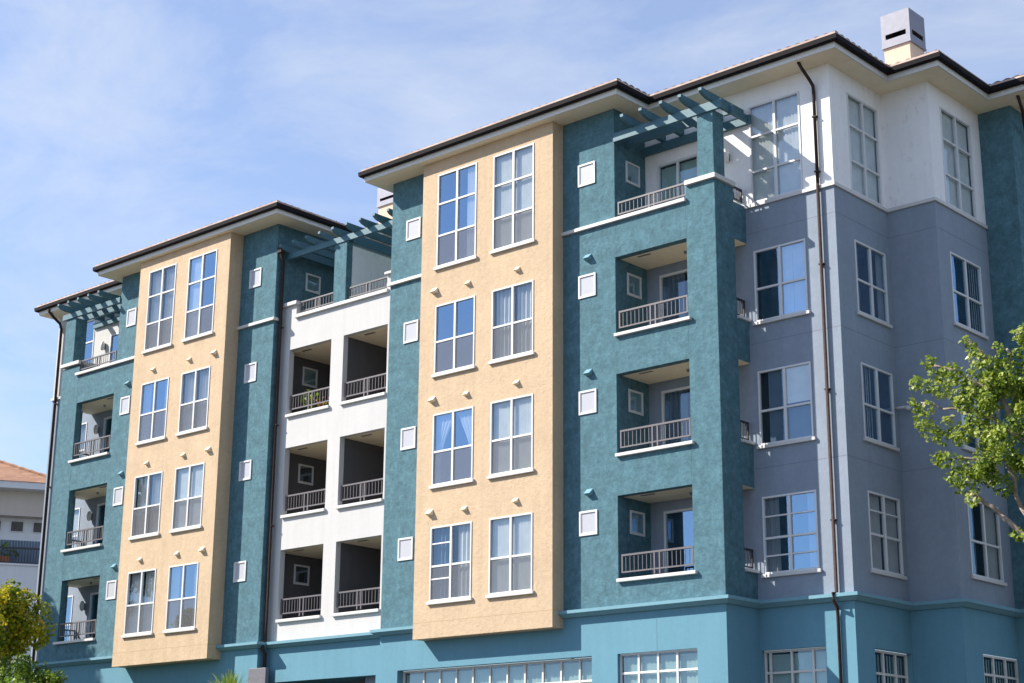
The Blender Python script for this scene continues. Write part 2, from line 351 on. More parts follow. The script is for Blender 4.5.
for k in range(3):
    z = 2.66+FL[k]+.02*k
    for i, x in enumerate((-6.95, -5.72, -3.97)): vent('-y', -.41, x, z+(.04 if i == 0 else .0), 'cream', 1.1 if i == 0 else .85)
    for i, x in enumerate((-19.33, -17.49, -16.27)): vent('-y', -.50, x, z, 'cream', .85 if i < 2 else 1.05)
    vent('-y', 0, -1.95, 2.68+FL[k], 'cornice', 1.1); vent('-y', 0, -21.38, 2.70+FL[k], 'cornice', 1.0)

# ---- teal walls -----------------------------------------------------------------------
ZB = -0.3
def teal(fn, lab):
    mb = MB(); fn(mb); return mb.build('wall', M['teal'], B, lab)
# middle block (C2, C1, recess side) and its outer left side
def f(mb):
    sheet(mb, '-y', 0, -9.13, -7.50, ZB, 12.5); sheet(mb, '-y', 0, -2.79, -1.1, ZB, 12.5)
    sheet(mb, '+x', -1.1, 0, 1.29, ZB, 12.5); sheet(mb, '-x', -9.13, 0, 8, ZB, 12.5)
wC = teal(f, 'teal stucco wall behind the larger sand bay')
for i, (ua, ub) in enumerate(((-8.53, -7.97), (-2.27, -1.71))):
    for k in range(4): small_window('-y', 0, ua, ub, 1.63+FL[k], 2.23+FL[k])
for k in range(4): small_window('+x', -1.1, 0.46, 1.03, 1.63+FL[k], 2.21+FL[k], 'blind')
# left block
def f(mb):
    sheet(mb, '-y', 0, -22.15, -20.43, ZB, 12.5); sheet(mb, '-y', 0, -15.80, -14.14, ZB, 12.5)
    sheet(mb, '+x', -14.14, 0, 8, 9.2, 12.5); sheet(mb, '+x', -14.14, 0, .33, ZB, 9.2); sheet(mb, '-x', -22.15, 0, 1.29, ZB, 12.5); sheet(mb, '-x', -22.15, 1.29, 8, 9.2, 12.5)
teal(f, 'teal stucco wall behind the left sand bay')
for (ua, ub) in ((-15.38, -14.83), (-21.71, -21.2)):
    for k in range(4): small_window('-y', 0, ua, ub, 1.66+FL[k], 2.25+FL[k])
for k in range(4): small_window('+x', -14.14 if k == 3 else -14.10, 1.17, 1.76, 1.64+FL[k], 2.22+FL[k], 'blind' if k > 1 else 'room')
# balcony screens: right one (D) and its mirror image (A) at the far left
OT = [2.487+z for z in FL[:3]]; OB = [0.50+z for z in FL]
def balcony_tower(X, o0, o1, px, sgn, lab):
    """X = function x->x (mirror), o0 inner jamb, o1 outer jamb, px outer corner"""
    mb = MB(); t = 0.22
    def bx(xa, xb, *r): mb.box(X(xa), X(xb), *r)
    zs = [(ZB, OB[0])] + [(OT[k], OB[k+1]) for k in range(2)] + [(OT[2], 9.42)]
    for za, zb in zs: bx(o0, o1, 0, t, za, zb)
    bx(o1, px, 0, t, ZB, 9.81)                                     # corner pier
    bx(px-t, px, t, .79, ZB, 9.81); bx(o1+.0, px-t, t, .42, 9.3, 9.81)
    for za, zb in zs: bx(px-t, px, .79, 1.29, za, zb if zb < 9 else 9.45)
    bx(px-.46, px, 0, .45, 9.93, 11.6)                             # pergola pillar
    w = mb.build('wall', M['teal'], B, lab, bevel=0.006)
    for xx in (o0, o1+.03):
        for za, zb in ((ZB+.02, OB[0]-.1), (OT[0]+.03, OB[1]-.1), (OT[1]+.03, OB[2]-.1), (OT[2]+.03, 9.38)):
            a = X(xx); j = MB(); j.box(a-.004, a+.004, -.0025, 0, za, zb); j.build('stucco_joint', M['joint'], w)
    for k in range(3):                                             # ceilings / floors
        s = MB(); s.box(X(o0+.003), X(px-t-.003), t+.003, 1.287, OT[k]-.0, (3.18+FL[k])); s.build('balcony_slab', M['cream'], B, bevel=0)
        s = MB(); s.box(X(px-t), X(px), .793, 1.287, OT[k]-.004, OT[k]-.001); s.build('balcony_soffit', M['cream'], B)
        s = MB(); s.box(X(o0-.06 if 0 else o0+.0), X(o1+.1), -.09, .10, OB[k]-.08, OB[k]+.0); s.build('balcony_sill', M['trim'], B, bevel=.008)
        s = MB(); s.box(X(px-t-.03), X(px+.07), .80, 1.28, OB[k]-.0, OB[k]+.07); s.build('balcony_sill', M['trim'], B, bevel=.008)
        v = MB(); v.box(X(o0+.45), X(o0+.85), .30, .36, OT[k]-.012, OT[k]-.002); v.build('ceiling_vent', M['box'], B)
        v = MB(); cx = X(o0+1.6); v.tube([(cx,.75,OT[k]), (cx,.75,OT[k]-.07)], [.045,.03], 10); v.build('sprinkler_head', M['steel'], B)
    return w
balcony_tower(lambda x: x, -1.1, 1.08, 1.93, 1, 'teal balcony tower at the right')
MX = lambda x: -23.25-x
balcony_tower(lambda x: MX(x) if x < 1.5 else MX(x)-.12, -1.1, 1.03, 1.93, -1, 'teal balcony tower at the far left end')

# railings
def railing(face, c, u0, u1, z0, z1, mat='rail', n=None, mid=True, step=0.118):
    mp = mapper(face, c); m = MB(); h = 0.018
    lbox(m, mp, u0, u1, -.022, .022, z1-.045, z1); lbox(m, mp, u0, u1, -.018, .018, z0, z0+.035)
    posts = [u0+.02, u1-.02]
    if mid: c0 = (u0+u1)/2; posts += [c0-.075, c0+.075]
    for p in posts: lbox(m, mp, p-.02, p+.02, -.019, .019, z0-(.10 if p in posts[2:] else .0), z1-.045)
    k = max(1, int((u1-u0)/step))
    for i in range(1, k):
        u = u0+(u1-u0)*i/k
        if any(abs(u-p) < .05 for p in posts): continue
        lbox(m, mp, u-.0075, u+.0075, -.0075, .0075, z0+.035, z1-.045)
    m.build('railing', M[mat], B)
for k in range(3):
    railing('-y', .05, -1.03, 1.05, .64+FL[k], 1.08+FL[k]); railing('-y', .05, MX(1.0), MX(-1.03), .66+FL[k], 1.10+FL[k])
    railing('+x', 1.83, .82, 1.26, .62+FL[k], 1.06+FL[k], 'railblack', mid=False, step=.09); railing('-x', MX(1.83)-.12, .82, 1.26, .62+FL[k], 1.06+FL[k], 'railblack', mid=False, step=.09)
railing('-y', .05, -1.03, 1.08, 9.60, 9.94); railing('-y', .05, MX(1.03), MX(-1.0), 9.65, 9.98)
railing('+x', 1.85, .82, 1.26, 9.56, 9.90, 'railblack', mid=False, step=.09)
for k in range(3):
    railing('-y', .42, -13.70, -11.92, .65+FL[k], 1.09+FL[k]); railing('-y', .42, -11.32, -9.56, .65+FL[k], 1.09+FL[k])
railing('-y', .42, -13.42, -11.92, 9.63, 9.96); railing('-y', .42, -11.30, -9.66, 9.63, 9.96)

# trims of the top storey
def trim(name, lst, mat='trim', lab=None):
    m = MB()
    for b_ in lst: m.box(*b_)
    return m.build(name, M[mat], B, lab, bevel=.006)
trim('string_course', [(-2.79, -1.1, -.08, -.001, 9.42, 9.51), (-1.1, 1.10, -.08, .23, 9.42, 9.51)])
trim('pier_cap', [(1.10, 2.0, -.08, .79, 9.812, 9.93), ])
trim('pier_cap', [(MX(2.0)-.12, MX(1.0), -.08, .79, 9.872, 9.985)])
trim('string_course', [(-9.20, -7.50, -.08, -.001, 9.42, 9.51)])
trim('string_course', [(-15.80, -14.07, -.08, -.001, 9.42, 9.51), (-14.139, -14.07, -.001, .23, 9.42, 9.51)])
trim('string_course', [(-22.15, -20.43, -.08, -.001, 9.46, 9.55), (-24.42, -22.15, -.08, .23, 9.46, 9.55)])

# ---- gray / white wing (E, F, G, H) ------------------------------------------------------
EZ = [(0.46+FL[k], 2.249+FL[k]) for k in range(3)] + [(9.47, 12.02)]
DZ = [(0.25+FL[k], 2.24+FL[k]) for k in range(4)]
def esheets(mb, z0, z1):
    h = [(2.125, 3.58, a, b, .045) for a, b in EZ if a < z1 and a > z0-1e-3] + [(-.70, 1.20, a, b, .045) for a, b in DZ if a < z1 and a > z0-.3]
    h = [x for x in h if x[2] >= z0 and x[3] <= z1]
    sheet(mb, '-y', 1.29, -1.1, 4.41, z0, z1, h)
    hf = [(2.085, 3.515, a, b, .045) for a, b in EZ if a >= z0 and b <= z1]
    sheet(mb, '+x', 4.41, 1.29, 3.74, z0, z1, hf); sheet(mb, '-y', 3.74, 4.41, 5.70, z0, z1)
    hh = [(4.315, 5.885, a, b, .045) for a, b in EZ if a >= z0 and b <= z1]
    sheet(mb, '+x', 5.70, 3.74, 6.4, z0, z1, hh)
mb = MB(); esheets(mb, ZB, 9.2)
sheet(mb, '-y', 1.29, 1.6, 4.41, 9.2, 9.40); sheet(mb, '+x', 4.41, 1.29, 3.74, 9.2, 9.4); sheet(mb, '-y', 3.74, 4.41, 5.70, 9.2, 9.4); sheet(mb, '+x', 5.70, 3.74, 6.4, 9.2, 9.4)
gw = mb.build('wall', M['gray'], B, 'blue grey stucco wall of the right wing')
mb = MB()
sheet(mb, '-y', 1.29, -1.1, 4.41, 9.4, 12.5, [(2.125, 3.58, 9.47, 12.02, .045), (-.70, 1.20, 9.41, 11.22, .045)])
sheet(mb, '+x', 4.41, 1.29, 3.74, 9.4, 12.5, [(2.085, 3.515, 9.47, 12.02, .045)]); sheet(mb, '-y', 3.74, 4.41, 5.70, 9.4, 12.5)
sheet(mb, '+x', 5.70, 3.74, 6.4, 9.4, 12.5, [(4.315, 5.885, 9.47, 12.02, .045)])
for k in range(3):
    zj = [2.93, 5.95, 8.72][k]
    for b_ in ((1.94, 4.40, 1.2875, 1.29, zj-.004, zj+.004), (4.41, 4.4125, 1.30, 3.73, zj-.004, zj+.004), (4.42, 5.69, 3.7375, 3.74, zj-.004, zj+.004), (5.70, 5.7025, 3.75, 6.39, zj-.004, zj+.004)):
        jm = MB(); jm.box(*b_); jm.build('stucco_joint', M['box'], gw)
ww = mb.build('wall', M['whiteold'], B, 'weathered white top storey wall of the right wing')
st = MB(); st.box(-1.1, 1.69, .225, 1.287, 9.0, 9.3); st.build('balcony_slab', M['concrete'], B)
trim('string_course', [(1.93, 4.46, 1.235, 1.289, 9.37, 9.46), (4.411, 4.46, 1.289, 3.69, 9.37, 9.46), (4.411, 5.75, 3.69, 3.739, 9.37, 9.46), (5.701, 5.75, 3.739, 6.39, 9.37, 9.46)])
Estyles = ['edges', 'roller_right', 'rightfull', 'blinds']; Fstyles = ['sheer', 'left', 'edges', 'roller']; Hstyles = ['slate', 'edges', 'right', 'roller']
for k in range(4):
    a, b = EZ[k]; hb = [1.28+FL[k]] + ([11.2] if k == 3 else [])
    ex = [(0, 1, 1.78), (1, 2, 1.78), (0, 1, .87), (1, 2, .87)] if k == 0 else []
    window('-y', 1.29, 2.125, 3.58, a, b, [2.85], hb, Estyles[k], sill=k < 3, extra=ex, seed=20+k)
    window('+x', 4.41, 2.085, 3.515, a, b, [2.80], hb, Fstyles[k], sill=k < 3, extra=[(0, 1, 1.82), (1, 2, 1.82)] if k == 0 else [], seed=30+k)
    window('+x', 5.70, 4.315, 5.885, a, b, [5.10], hb, Hstyles[k], sill=k < 3, seed=40+k)
    za, zb = DZ[k]
    if k == 3: za, zb = 9.41, 11.22
    door(-.70, 1.20, za, zb, 1.29, 3 if k == 3 else 2, 'green' if k in (3,) else ('slate' if k else 'darkd'), seed=50+k)
for k in range(4):
    m = MB(); z = [1.83, 4.86, 7.87, 10.86][k]
    for face_x in ((1.48, 1.29), (-24.80, 1.29)):
        if face_x[0] > 0 and k < 3: continue
        m = MB(); cx = face_x[0]; n = 10
        m.box(cx-.05, cx+.05, 1.25, 1.289, z-.10, z+.10); o = m.build('wall_lamp', M['box'], B, bevel=.004)
        m = MB(); pts = [(cx, 1.20, z-.17), (cx, 1.19, z-.13), (cx, 1.18, z), (cx, 1.19, z+.13), (cx, 1.20, z+.17)]
        m.tube(pts, [.02, .065, .085, .065, .02], 12); m.build('lamp_shade', M['lampglass'], o, smooth=True)
# teal return beyond (I)
mb = MB(); sheet(mb, '-y', 6.4, 5.70, 6.58, ZB, 12.5); sheet(mb, '+x', 6.58, 6.4, 13, ZB, 12.5)
mb.build('wall', M['teal'], B, 'teal wall at the far right edge')
# mirrored wing at the far left (behind the balcony tower)
mb = MB()
hh = [(-26.95, -25.5, a, b, .045) for a, b in EZ[:3]] + [(-24.50, -22.6, a, b, .045) for a, b in DZ[:3]]
sheet(mb, '-y', 1.29, -27.8, -22.15, ZB, 9.4, hh); sheet(mb, '-x', -27.8, 1.29, 9, ZB, 9.4)
mb.build('wall', M['gray'], B, 'grey stucco wall at the far left end')
mb = MB(); sheet(mb, '-y', 1.29, -27.8, -22.15, 9.4, 12.5, [(-26.95, -25.5, 9.47, 12.02, .045), (-24.50, -22.6, 9.41, 11.22, .045)]); sheet(mb, '-x', -27.8, 1.29, 9, 9.4, 12.5)
mb.build('wall', M['white'], B, 'white top storey wall at the far left end')
st = MB(); st.box(-25.2, -22.153, .225, 1.287, 9.0, 9.3); st.build('balcony_slab', M['concrete'], B)
trim('string_course', [(-27.86, -25.42, 1.235, 1.289, 9.37, 9.46), (-27.86, -27.801, 1.289, 9, 9.37, 9.46)])
for k in range(4):
    a, b = EZ[k]; window('-y', 1.29, -26.95, -25.5, a, b, [-26.2], [1.28+FL[k]] + ([11.2] if k == 3 else []), ['edges', 'blinds', 'sheer', 'dark'][k], sill=k < 3, seed=60+k)
    za, zb = DZ[k] if k < 3 else (9.41, 11.22); door(-24.50, -22.6, za, zb, 1.29, 2, 'darkd', seed=70+k)

# ---- white loggia block (W) --------------------------------------------------------------
mb = MB(); ya, yb = .32, .50
cols = [(-14.139, -13.73), (-11.885, -11.36), (-9.53, -9.131)]
for a, b in cols: mb.box(a, b, ya, yb, ZB, 9.42)
for (a, b) in ((-13.73, -11.885), (-11.36, -9.53)):
    for za, zb in [(ZB, OB[0]-.02)] + [(OT[k], OB[k+1]-.02) for k in range(2)] + [(OT[2], 9.42)]: mb.box(a, b, ya, yb, za, zb)
mb.box(-14.139, -13.50, ya, yb, 9.42, 9.86); mb.box(-9.60, -9.131, ya, yb, 9.42, 9.95)
mb.build('wall', M['white'], B, 'bright white stucco wall with eight balcony openings')
mb = MB(); mb.box(-11.885, -11.36, ya, .55, 9.52, 11.38); mb.build('pergola_pillar', M['teal'], B, bevel=.006)
trim('string_course', [(-13.50, -9.52, .23, .52, 9.421, 9.52)])
trim('pier_cap', [(-14.138, -13.43, .23, .52, 9.861, 9.97)]); trim('pier_cap', [(-9.64, -9.131, .23, .52, 9.951, 10.02)])
for k in range(3):
    for a, b in ((-13.75, -11.84), (-11.40, -9.50)):
        s = MB(); s.box(a+.03, b, .24, .40, OB[k]-.10, OB[k]-.02+.005); s.build('balcony_sill', M['trim'], B, bevel=.008)
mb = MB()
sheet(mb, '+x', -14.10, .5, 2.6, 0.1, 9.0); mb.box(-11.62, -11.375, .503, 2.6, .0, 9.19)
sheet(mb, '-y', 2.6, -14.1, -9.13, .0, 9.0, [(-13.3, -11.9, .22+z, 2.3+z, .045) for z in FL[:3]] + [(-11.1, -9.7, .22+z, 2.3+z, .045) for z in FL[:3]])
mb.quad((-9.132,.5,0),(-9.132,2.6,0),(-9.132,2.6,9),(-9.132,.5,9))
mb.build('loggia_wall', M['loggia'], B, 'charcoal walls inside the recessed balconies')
for k in range(3):
    for i, (a, b) in enumerate(((-14.095, -11.623), (-11.373, -9.135))):
        s = MB(); s.box(a, b, .503, 2.597, OT[k], 3.18+FL[k]); s.build('balcony_slab', M['cream'], B)
        v = MB(); v.box(a+.55, a+.95, .62, .70, OT[k]-.012, OT[k]-.002); v.build('ceiling_vent', M['box'], B)
    for a, b in ((-13.3, -11.9), (-11.1, -9.7)): door(a, b, .22+FL[k], 2.3+FL[k], 2.6, 2, 'slate', seed=80+k)
s = MB(); s.box(-14.135, -9.135, .503, 3.6, 9.0, 9.2); s.build('terrace_floor', M['concrete'], B)
mb = MB(); mb.box(-11.60, -11.37, .553, 3.4, 9.2, 11.30); sheet(mb, '-y', 3.4, -14.139, -9.13, 9.2, 12.5, [(-13.5, -12.0, 9.25, 11.2, .045), (-11.1, -9.6, 9.25, 11.2, .045)])
mb.build('wall', M['whiteold'], B, 'white divider and back wall of the middle roof terrace')
for a, b in ((-13.5, -12.0), (-11.1, -9.6)): door(a, b, 9.25, 11.2, 3.4, 2, 'green')

# ---- pergolas -------------------------------------------------------------------------------
def pergola(lab, beams, rafters, sides):
    m = MB()
    for b_ in beams: m.box(*b_)
    p = m.build('pergola', M['wood'], B, lab, bevel=.006)
    for (x, y0, y1, z) in rafters:
        r = MB(); h = .20; w = .05
        r.prism([(y0, z+h), (y0, z+h*.62), (y0+.10, z+h*.25), (y0+.30, z), (y1, z), (y1, z+h)], 'x', x-w, x+w)
        r.build('rafter', M['wood'], p, bevel=.004)
pergola('teal timber pergola over the right roof balcony', [(-1.098, 2.22, -.05, .03, 11.555, 11.79), (-1.098, 1.47, .42, .50, 11.555, 11.79), (1.94, 2.22, .42, .50, 11.555, 11.79), (-1.098, 2.20, 1.20, 1.288, 11.555, 11.79), (2.06, 2.14, .035, .415, 11.60, 11.78), (2.06, 2.14, .505, 1.19, 11.60, 11.78)],
        [(x, -.50, 1.28, 11.795) for x in (-.46, .12, .75, 1.32, 1.93)], ())
pergola('teal timber pergola over the middle roof terrace', [(-14.04, -9.132, .29, .37, 11.385, 11.575), (-14.04, -9.132, 2.9, 2.98, 11.385, 11.575), (-11.62, -11.36, .56, 2.88, 11.385, 11.56)],
        [(-13.95+.585*i, -.06, 3.1, 11.58) for i in range(9)], ())
pergola('teal timber pergola at the far left end', [(-25.5, -22.152, -.05, .03, 11.61, 11.80), (-25.5, -22.152, .42, .50, 11.61, 11.80), (-25.5, -22.152, 1.20, 1.288, 11.61, 11.80)],
        [(x, -.58, 1.28, 11.805) for x in (-25.0, -24.42, -23.84, -23.24, -22.65)], ())

# ---- base storey ----------------------------------------------------------------------------------
mb = MB()
sheet(mb, '-y', 0, -9.13, 1.93, GZ, ZB, [(-8.45, -1.92, -3.4, -1.23, .22), (-1.15, 1.12, -3.4, -1.23, .10)])
sheet(mb, '+x', 1.93, 0, 1.29, GZ, ZB)
sheet(mb, '-y', 1.29, 1.93, 4.41, GZ, ZB, [(1.96, 3.64, -3.4, -1.24, .13)])
sheet(mb, '+x', 4.41, 1.29, 3.74, GZ, ZB, [(2.06, 3.69, -3.4, -1.27, .13)]); sheet(mb, '-y', 3.74, 4.41, 5.70, GZ, ZB)
sheet(mb, '+x', 5.70, 3.74, 6.4, GZ, ZB, [(4.59, 6.36, -3.4, -1.27, .04)])
sheet(mb, '-y', 6.4, 5.70, 6.58, GZ, ZB); sheet(mb, '+x', 6.58, 6.4, 13, GZ, ZB)
sheet(mb, '-y', 0, -25.35, -14.14, GZ, ZB); sheet(mb, '+x', -14.14, 0, .32, GZ, ZB); sheet(mb, '-x', -9.13, 0, .32, GZ, ZB)
sheet(mb, '-x', -25.35, 0, 1.29, GZ, ZB); sheet(mb, '-y', 1.29, -27.8, -25.35, GZ, ZB); sheet(mb, '-x', -27.8, 1.29, 9, GZ, ZB)
sheet(mb, '-y', .32, -14.14, -9.13, GZ, ZB, [(-13.78, -9.60, GZ, -1.26, 1.2)])
bw = mb.build('base_wall', M['base'], B, 'pale blue painted base storey')
g = MB(); g.box(-13.79, -9.59, 1.52, 6.5, -1.255, -1.15); g.build('garage_ceiling', M['cream'], B)
g = MB(); g.box(-9.6, -9.4, 1.52, 6.5, GZ, -1.26); g.box(-14.0, -13.79, 1.52, 6.5, GZ, -1.26); g.box(-14.0, -9.4, 6.5, 6.6, GZ, -1.15); g.build('garage_wall', M['concrete'], B)
g = MB(); g.box(-10.40, -9.62, .70, 1.3, GZ, -1.262); g.build('garage_column', M['gray'], B)
g = MB(); g.box(-13.0, -11.4, 1.6, 1.75, -1.75, -1.262); g.build('garage_lintel', M['box'], B)
g = MB(); g.tube([(-11.3, 2.2, -1.36), (-9.9, 2.2, -1.36)], .03, 8); g.build('garage_light', M['lampglass'], B)
j = MB(); j.box(-.004, .004, -.0025, 0, -1.22, -.5); j.build('base_joint', M['joint'], B)
window('-y', .22, -8.44, -1.93, -3.39, -1.24, [-8.26+.58*i for i in range(1, 11)], [-1.78, -2.6], 'green', sill=False, niche=1.2, fr=.05, bar=.028, matn='fascia', setin=.04, label='long ribbon window with eleven lights')
window('-y', .10, -1.145, 1.115, -3.39, -1.235, [-.60, -.045, .50], [-1.68, -2.45], 'green', sill=False, fr=.04, bar=.03, setin=.04, label='four light window in the pale blue base')
window('-y', 1.29+.13, 1.965, 3.635, -3.39, -1.245, [2.12, 2.68, 3.24], [-1.74, -2.5], 'green', sill=False, fr=.05, bar=.028, matn='fascia', setin=.04)
window('+x', 4.41-.13, 2.07, 3.68, -3.39, -1.28, [2.62, 3.17], [-1.79, -2.6], 'green', sill=False, fr=.05, bar=.03, matn='fascia', setin=.04)
window('+x', 5.70-.04, 4.60, 6.35, -3.39, -1.28, [5.15, 5.75], [-1.72, -2.5], 'green', sill=False, fr=.05, bar=.03, matn='fascia', setin=.04)
# cornice: chamfered moulding that follows every step of the plan
def cornice(path):
    # path of (x,y) corners, outside on the right-hand side when walking +x then +y
    prof = [(0, -.30), (.06, -.30), (.15, -.24), (.20, -.215), (.20, -.14), (0, -.115)]
    m = MB(); rings = []
    for i, p in enumerate(path):
        p = Vector(p)
        def nrm(a, b): d = (Vector(b)-Vector(a)).normalized(); return Vector((d.y, -d.x))
        if i == 0: n = nrm(path[0], path[1]); k = n
        elif i == len(path)-1: n = nrm(path[-2], path[-1]); k = n
        else:
            n1 = nrm(path[i-1], path[i]); n2 = nrm(path[i], path[i+1]); k = (n1+n2); k = k/ (1+n1.dot(n2))
        rings.append([(p.x+k.x*o, p.y+k.y*o, z) for o, z in prof])
    n = len(prof); i0 = len(m.v)
    for r in rings: m.v += r
    for i in range(len(rings)-1):
        for j in range(n): m.f.append((i0+i*n+j, i0+i*n+(j+1)%n, i0+(i+1)*n+(j+1)%n, i0+(i+1)*n+j))
    m.f.append(tuple(range(n))); m.f.append(tuple(i0+(len(rings)-1)*n+j for j in range(n)))
    return m.build('cornice', M['cornice'], B)
e = .001
cornice([(-27.8, 1.29-e), (-25.35-e, 1.29-e), (-25.35-e, -e), (-20.43, -e)])
cornice([(-15.80, -e), (-14.14+e, -e), (-14.14+e, .32-e), (-9.13-e, .32-e), (-9.13-e, -e), (-7.50, -e)])
cornice([(-2.79, -e), (1.93+e, -e), (1.93+e, 1.29-e), (4.41+e, 1.29-e), (4.41+e, 3.74-e), (5.70+e, 3.74-e), (5.70+e, 6.4-e), (6.58+e, 6.4-e), (6.58+e, 13)])

# ---- roof: fascia, gutter, soffit and clay tiles ------------------------------------------------------
RECT = [(-9.62, -.50, -.65, 10), (-.62, 4.97, .66, 10), (4.85, 6.32, 3.13, 12), (6.2, 7.25, 5.75, 14), (-22.62, -13.46, -.65, 10), (-28.15, -22.5, .66, 10), (-13.6, -9.5, 2.75, 10)]
roof_parts = [('large hipped tile roof over the middle block', RECT[0:4]), ('hipped tile roof over the left block', [RECT[4], RECT[5], RECT[6]])]
# outline of the eaves walked left to right
EAVE = [(-28.15, 10), (-28.15, .66), (-22.62, .66), (-22.62, -.65), (-13.46, -.65), (-13.46, 2.75), (-9.62, 2.75), (-9.62, -.65), (-.50, -.65), (-.50, .66), (4.97, .66), (4.97, 3.13), (6.32, 3.13), (6.32, 5.75), (7.25, 5.75), (7.25, 14)]
def sweep(path, prof, name, mat, parent, closed_prof=True):
    m = MB(); n = len(prof)
    def nrm(a, b): d = (Vector(b)-Vector(a)).normalized(); return Vector((d.y, -d.x))
    for i, p in enumerate(path):
        p = Vector(p)
        if i == 0: k = nrm(path[0], path[1])
        elif i == len(path)-1: k = nrm(path[-2], path[-1])
        else: n1 = nrm(path[i-1], path[i]); n2 = nrm(path[i], path[i+1]); k = (n1+n2)/(1+n1.dot(n2))
        m.v += [(p.x+k.x*o, p.y+k.y*o, z) for o, z in prof]
    for i in range(len(path)-1):
        for j in range(n): m.f.append((i*n+j, i*n+(j+1)%n, (i+1)*n+(j+1)%n, (i+1)*n+j))
    m.f.append(tuple(range(n))); m.f.append(tuple((len(path)-1)*n+j for j in range(n)))
    return m.build(name, M[mat], parent)
def inside(x, y): return any(a < x < b and c < y < d for a, b, c, d in RECT)
mb = MB()                                                     # soffit as one flat sheet tiled over the plan
xs = sorted({v for r in RECT for v in r[:2]}); ys = sorted({v for r in RECT for v in r[2:]})
for i in range(len(xs)-1):
    for j in range(len(ys)-1):
        if inside((xs[i]+xs[i+1])/2, (ys[j]+ys[j+1])/2): mb.quad((xs[i],ys[j],12.5),(xs[i+1],ys[j],12.5),(xs[i+1],ys[j+1],12.5),(xs[i],ys[j+1],12.5))
S = 0.30
def boundary_dist(x, y):
    best = None
    for a, b in zip(EAVE[:-1], EAVE[1:]):
        if abs(a[0]-b[0]) < 1e-6:
            lo, hi = sorted((a[1], b[1])); dx = abs(x-a[0]); dy = max(lo-y, 0, y-hi); d = max(dx, dy); ax = 'y' if dx >= dy else 'x'
        else:
            lo, hi = sorted((a[0], b[0])); dy = abs(y-a[1]); dx = max(lo-x, 0, x-hi); d = max(dx, dy); ax = 'x' if dy >= dx else 'y'
        if best is None or d < best[0]-1e-9: best = (d, ax)
    return best
def roof_height(x, y):
    d, ax = boundary_dist(x, y)
    d2 = min(d, 4.2)
    u = x if ax == 'x' else y
    rip = abs(math.sin(math.pi*u/0.26))*0.045
    step = (1-((d2+.06)/0.36) % 1.0)*0.030
    return 12.80 + S*d2 + rip + step
roof_root = mb.build('roof', M['cream'], B, 'hipped clay tile roof with deep cream soffits')
G = 0.065
tb = MB(); idx = {}
def vid(i, j):
    if (i, j) not in idx:
        x, y = -28.22+i*G, -.72+j*G; idx[(i, j)] = len(tb.v); tb.v.append((x, y, roof_height(x, y)))
    return idx[(i, j)]
def inside2(x, y): return any(a-.07 < x < b+.07 and c-.07 < y < d+.03 for a, b, c, d in RECT)
ni, nj = int(35.7/G), int(9.6/G)
for i in range(ni):
    for j in range(nj):
        x, y = -28.22+(i+.5)*G, -.72+(j+.5)*G
        if inside2(x, y): tb.f.append((vid(i,j), vid(i+1,j), vid(i+1,j+1), vid(i,j+1)))
tb.build('roof_tiles', M['tile'], roof_root, recalc=False)
# coarse continuation of the roof behind
tb2 = MB()
for k in (0, 1, 4):
    a, b, c, d = RECT[k]; zr = 12.8+S*min(4.2, 8.8-max(c, -.65), (b-a)/2)
    tb2.quad((a, 8.85, 12.8), (a+(zr-12.8)/S, 8.85, zr), (a+(zr-12.8)/S, 8.9, zr), (a, 12, 12.8)); tb2.quad((a+(zr-12.8)/S, 8.85, zr), (b-(zr-12.8)/S, 8.85, zr), (b, 12, 12.8), (a, 12, 12.8))
tb2.build('roof_back', M['tile'], roof_root)
sweep(EAVE, [(-.02, 12.497), (0.0, 12.497), (.018, 12.50), (.018, 12.65), (-.02, 12.80)], 'fascia', 'fascia', roof_root)
sweep(EAVE, [(.020, 12.64), (.10, 12.63), (.14, 12.665), (.150, 12.775), (.128, 12.79), (.022, 12.79)], 'gutter', 'gutter', roof_root)
sweep(EAVE, [(.02, 12.79), (.095, 12.792), (.095, 12.855), (.02, 12.875)], 'eave_tiles', 'tile', roof_root)
# chimneys
def chimney(x0, x1, y0, y1, zb, zc, zt, lab):
    c = MB(); c.box(x0, x1, y0, y1, zb, zc); ch = c.build('chimney', M['chim'], roof_root, lab, bevel=.01)
    m = MB(); o = .035; a, b, c_, d = x0-o, x1+o, y0-o, y1+o
    # sheet steel shroud with one slot per side
    mp = mapper('-y', c_); sl0, sl1 = zc+(zt-zc)*.20, zc+(zt-zc)*.36
    for (face, cc, u0, u1) in (('-y', c_, a, b), ('+x', b, c_, d), ('-x', a, c_, d)):
        sheet(m, face, cc, u0, u1, zc-.02, zt, [(u0+(u1-u0)*.14, u1-(u1-u0)*.14, sl0, sl1, .02)])
    m.quad((a,d,zc-.02),(b,d,zc-.02),(b,d,zt),(a,d,zt)); m.quad((a,c_,zt),(b,c_,zt),(b,d,zt),(a,d,zt)); m.quad((a,c_,zc-.02),(b,c_,zc-.02),(b,d,zc-.02),(a,d,zc-.02))
    m.build('chimney_cap', M['steel'], ch)
    f_ = MB(); f_.box(a-.012, b+.012, c_-.012, d+.012, zc-.05, zc-.0); f_.box(x0+.25, x1-.25, y0+.25, y1-.25, zc, zc+.1); f_.build('chimney_flashing', M['steel'], ch)
chimney(4.62, 5.34, 3.7, 4.42, 12.7, 13.72, 14.58, 'sand chimney with tall steel shroud over the right wing')
chimney(-13.25, -12.45, 3.3, 4.0, 12.4, 13.80, 14.40, 'sand chimney behind the middle terrace')

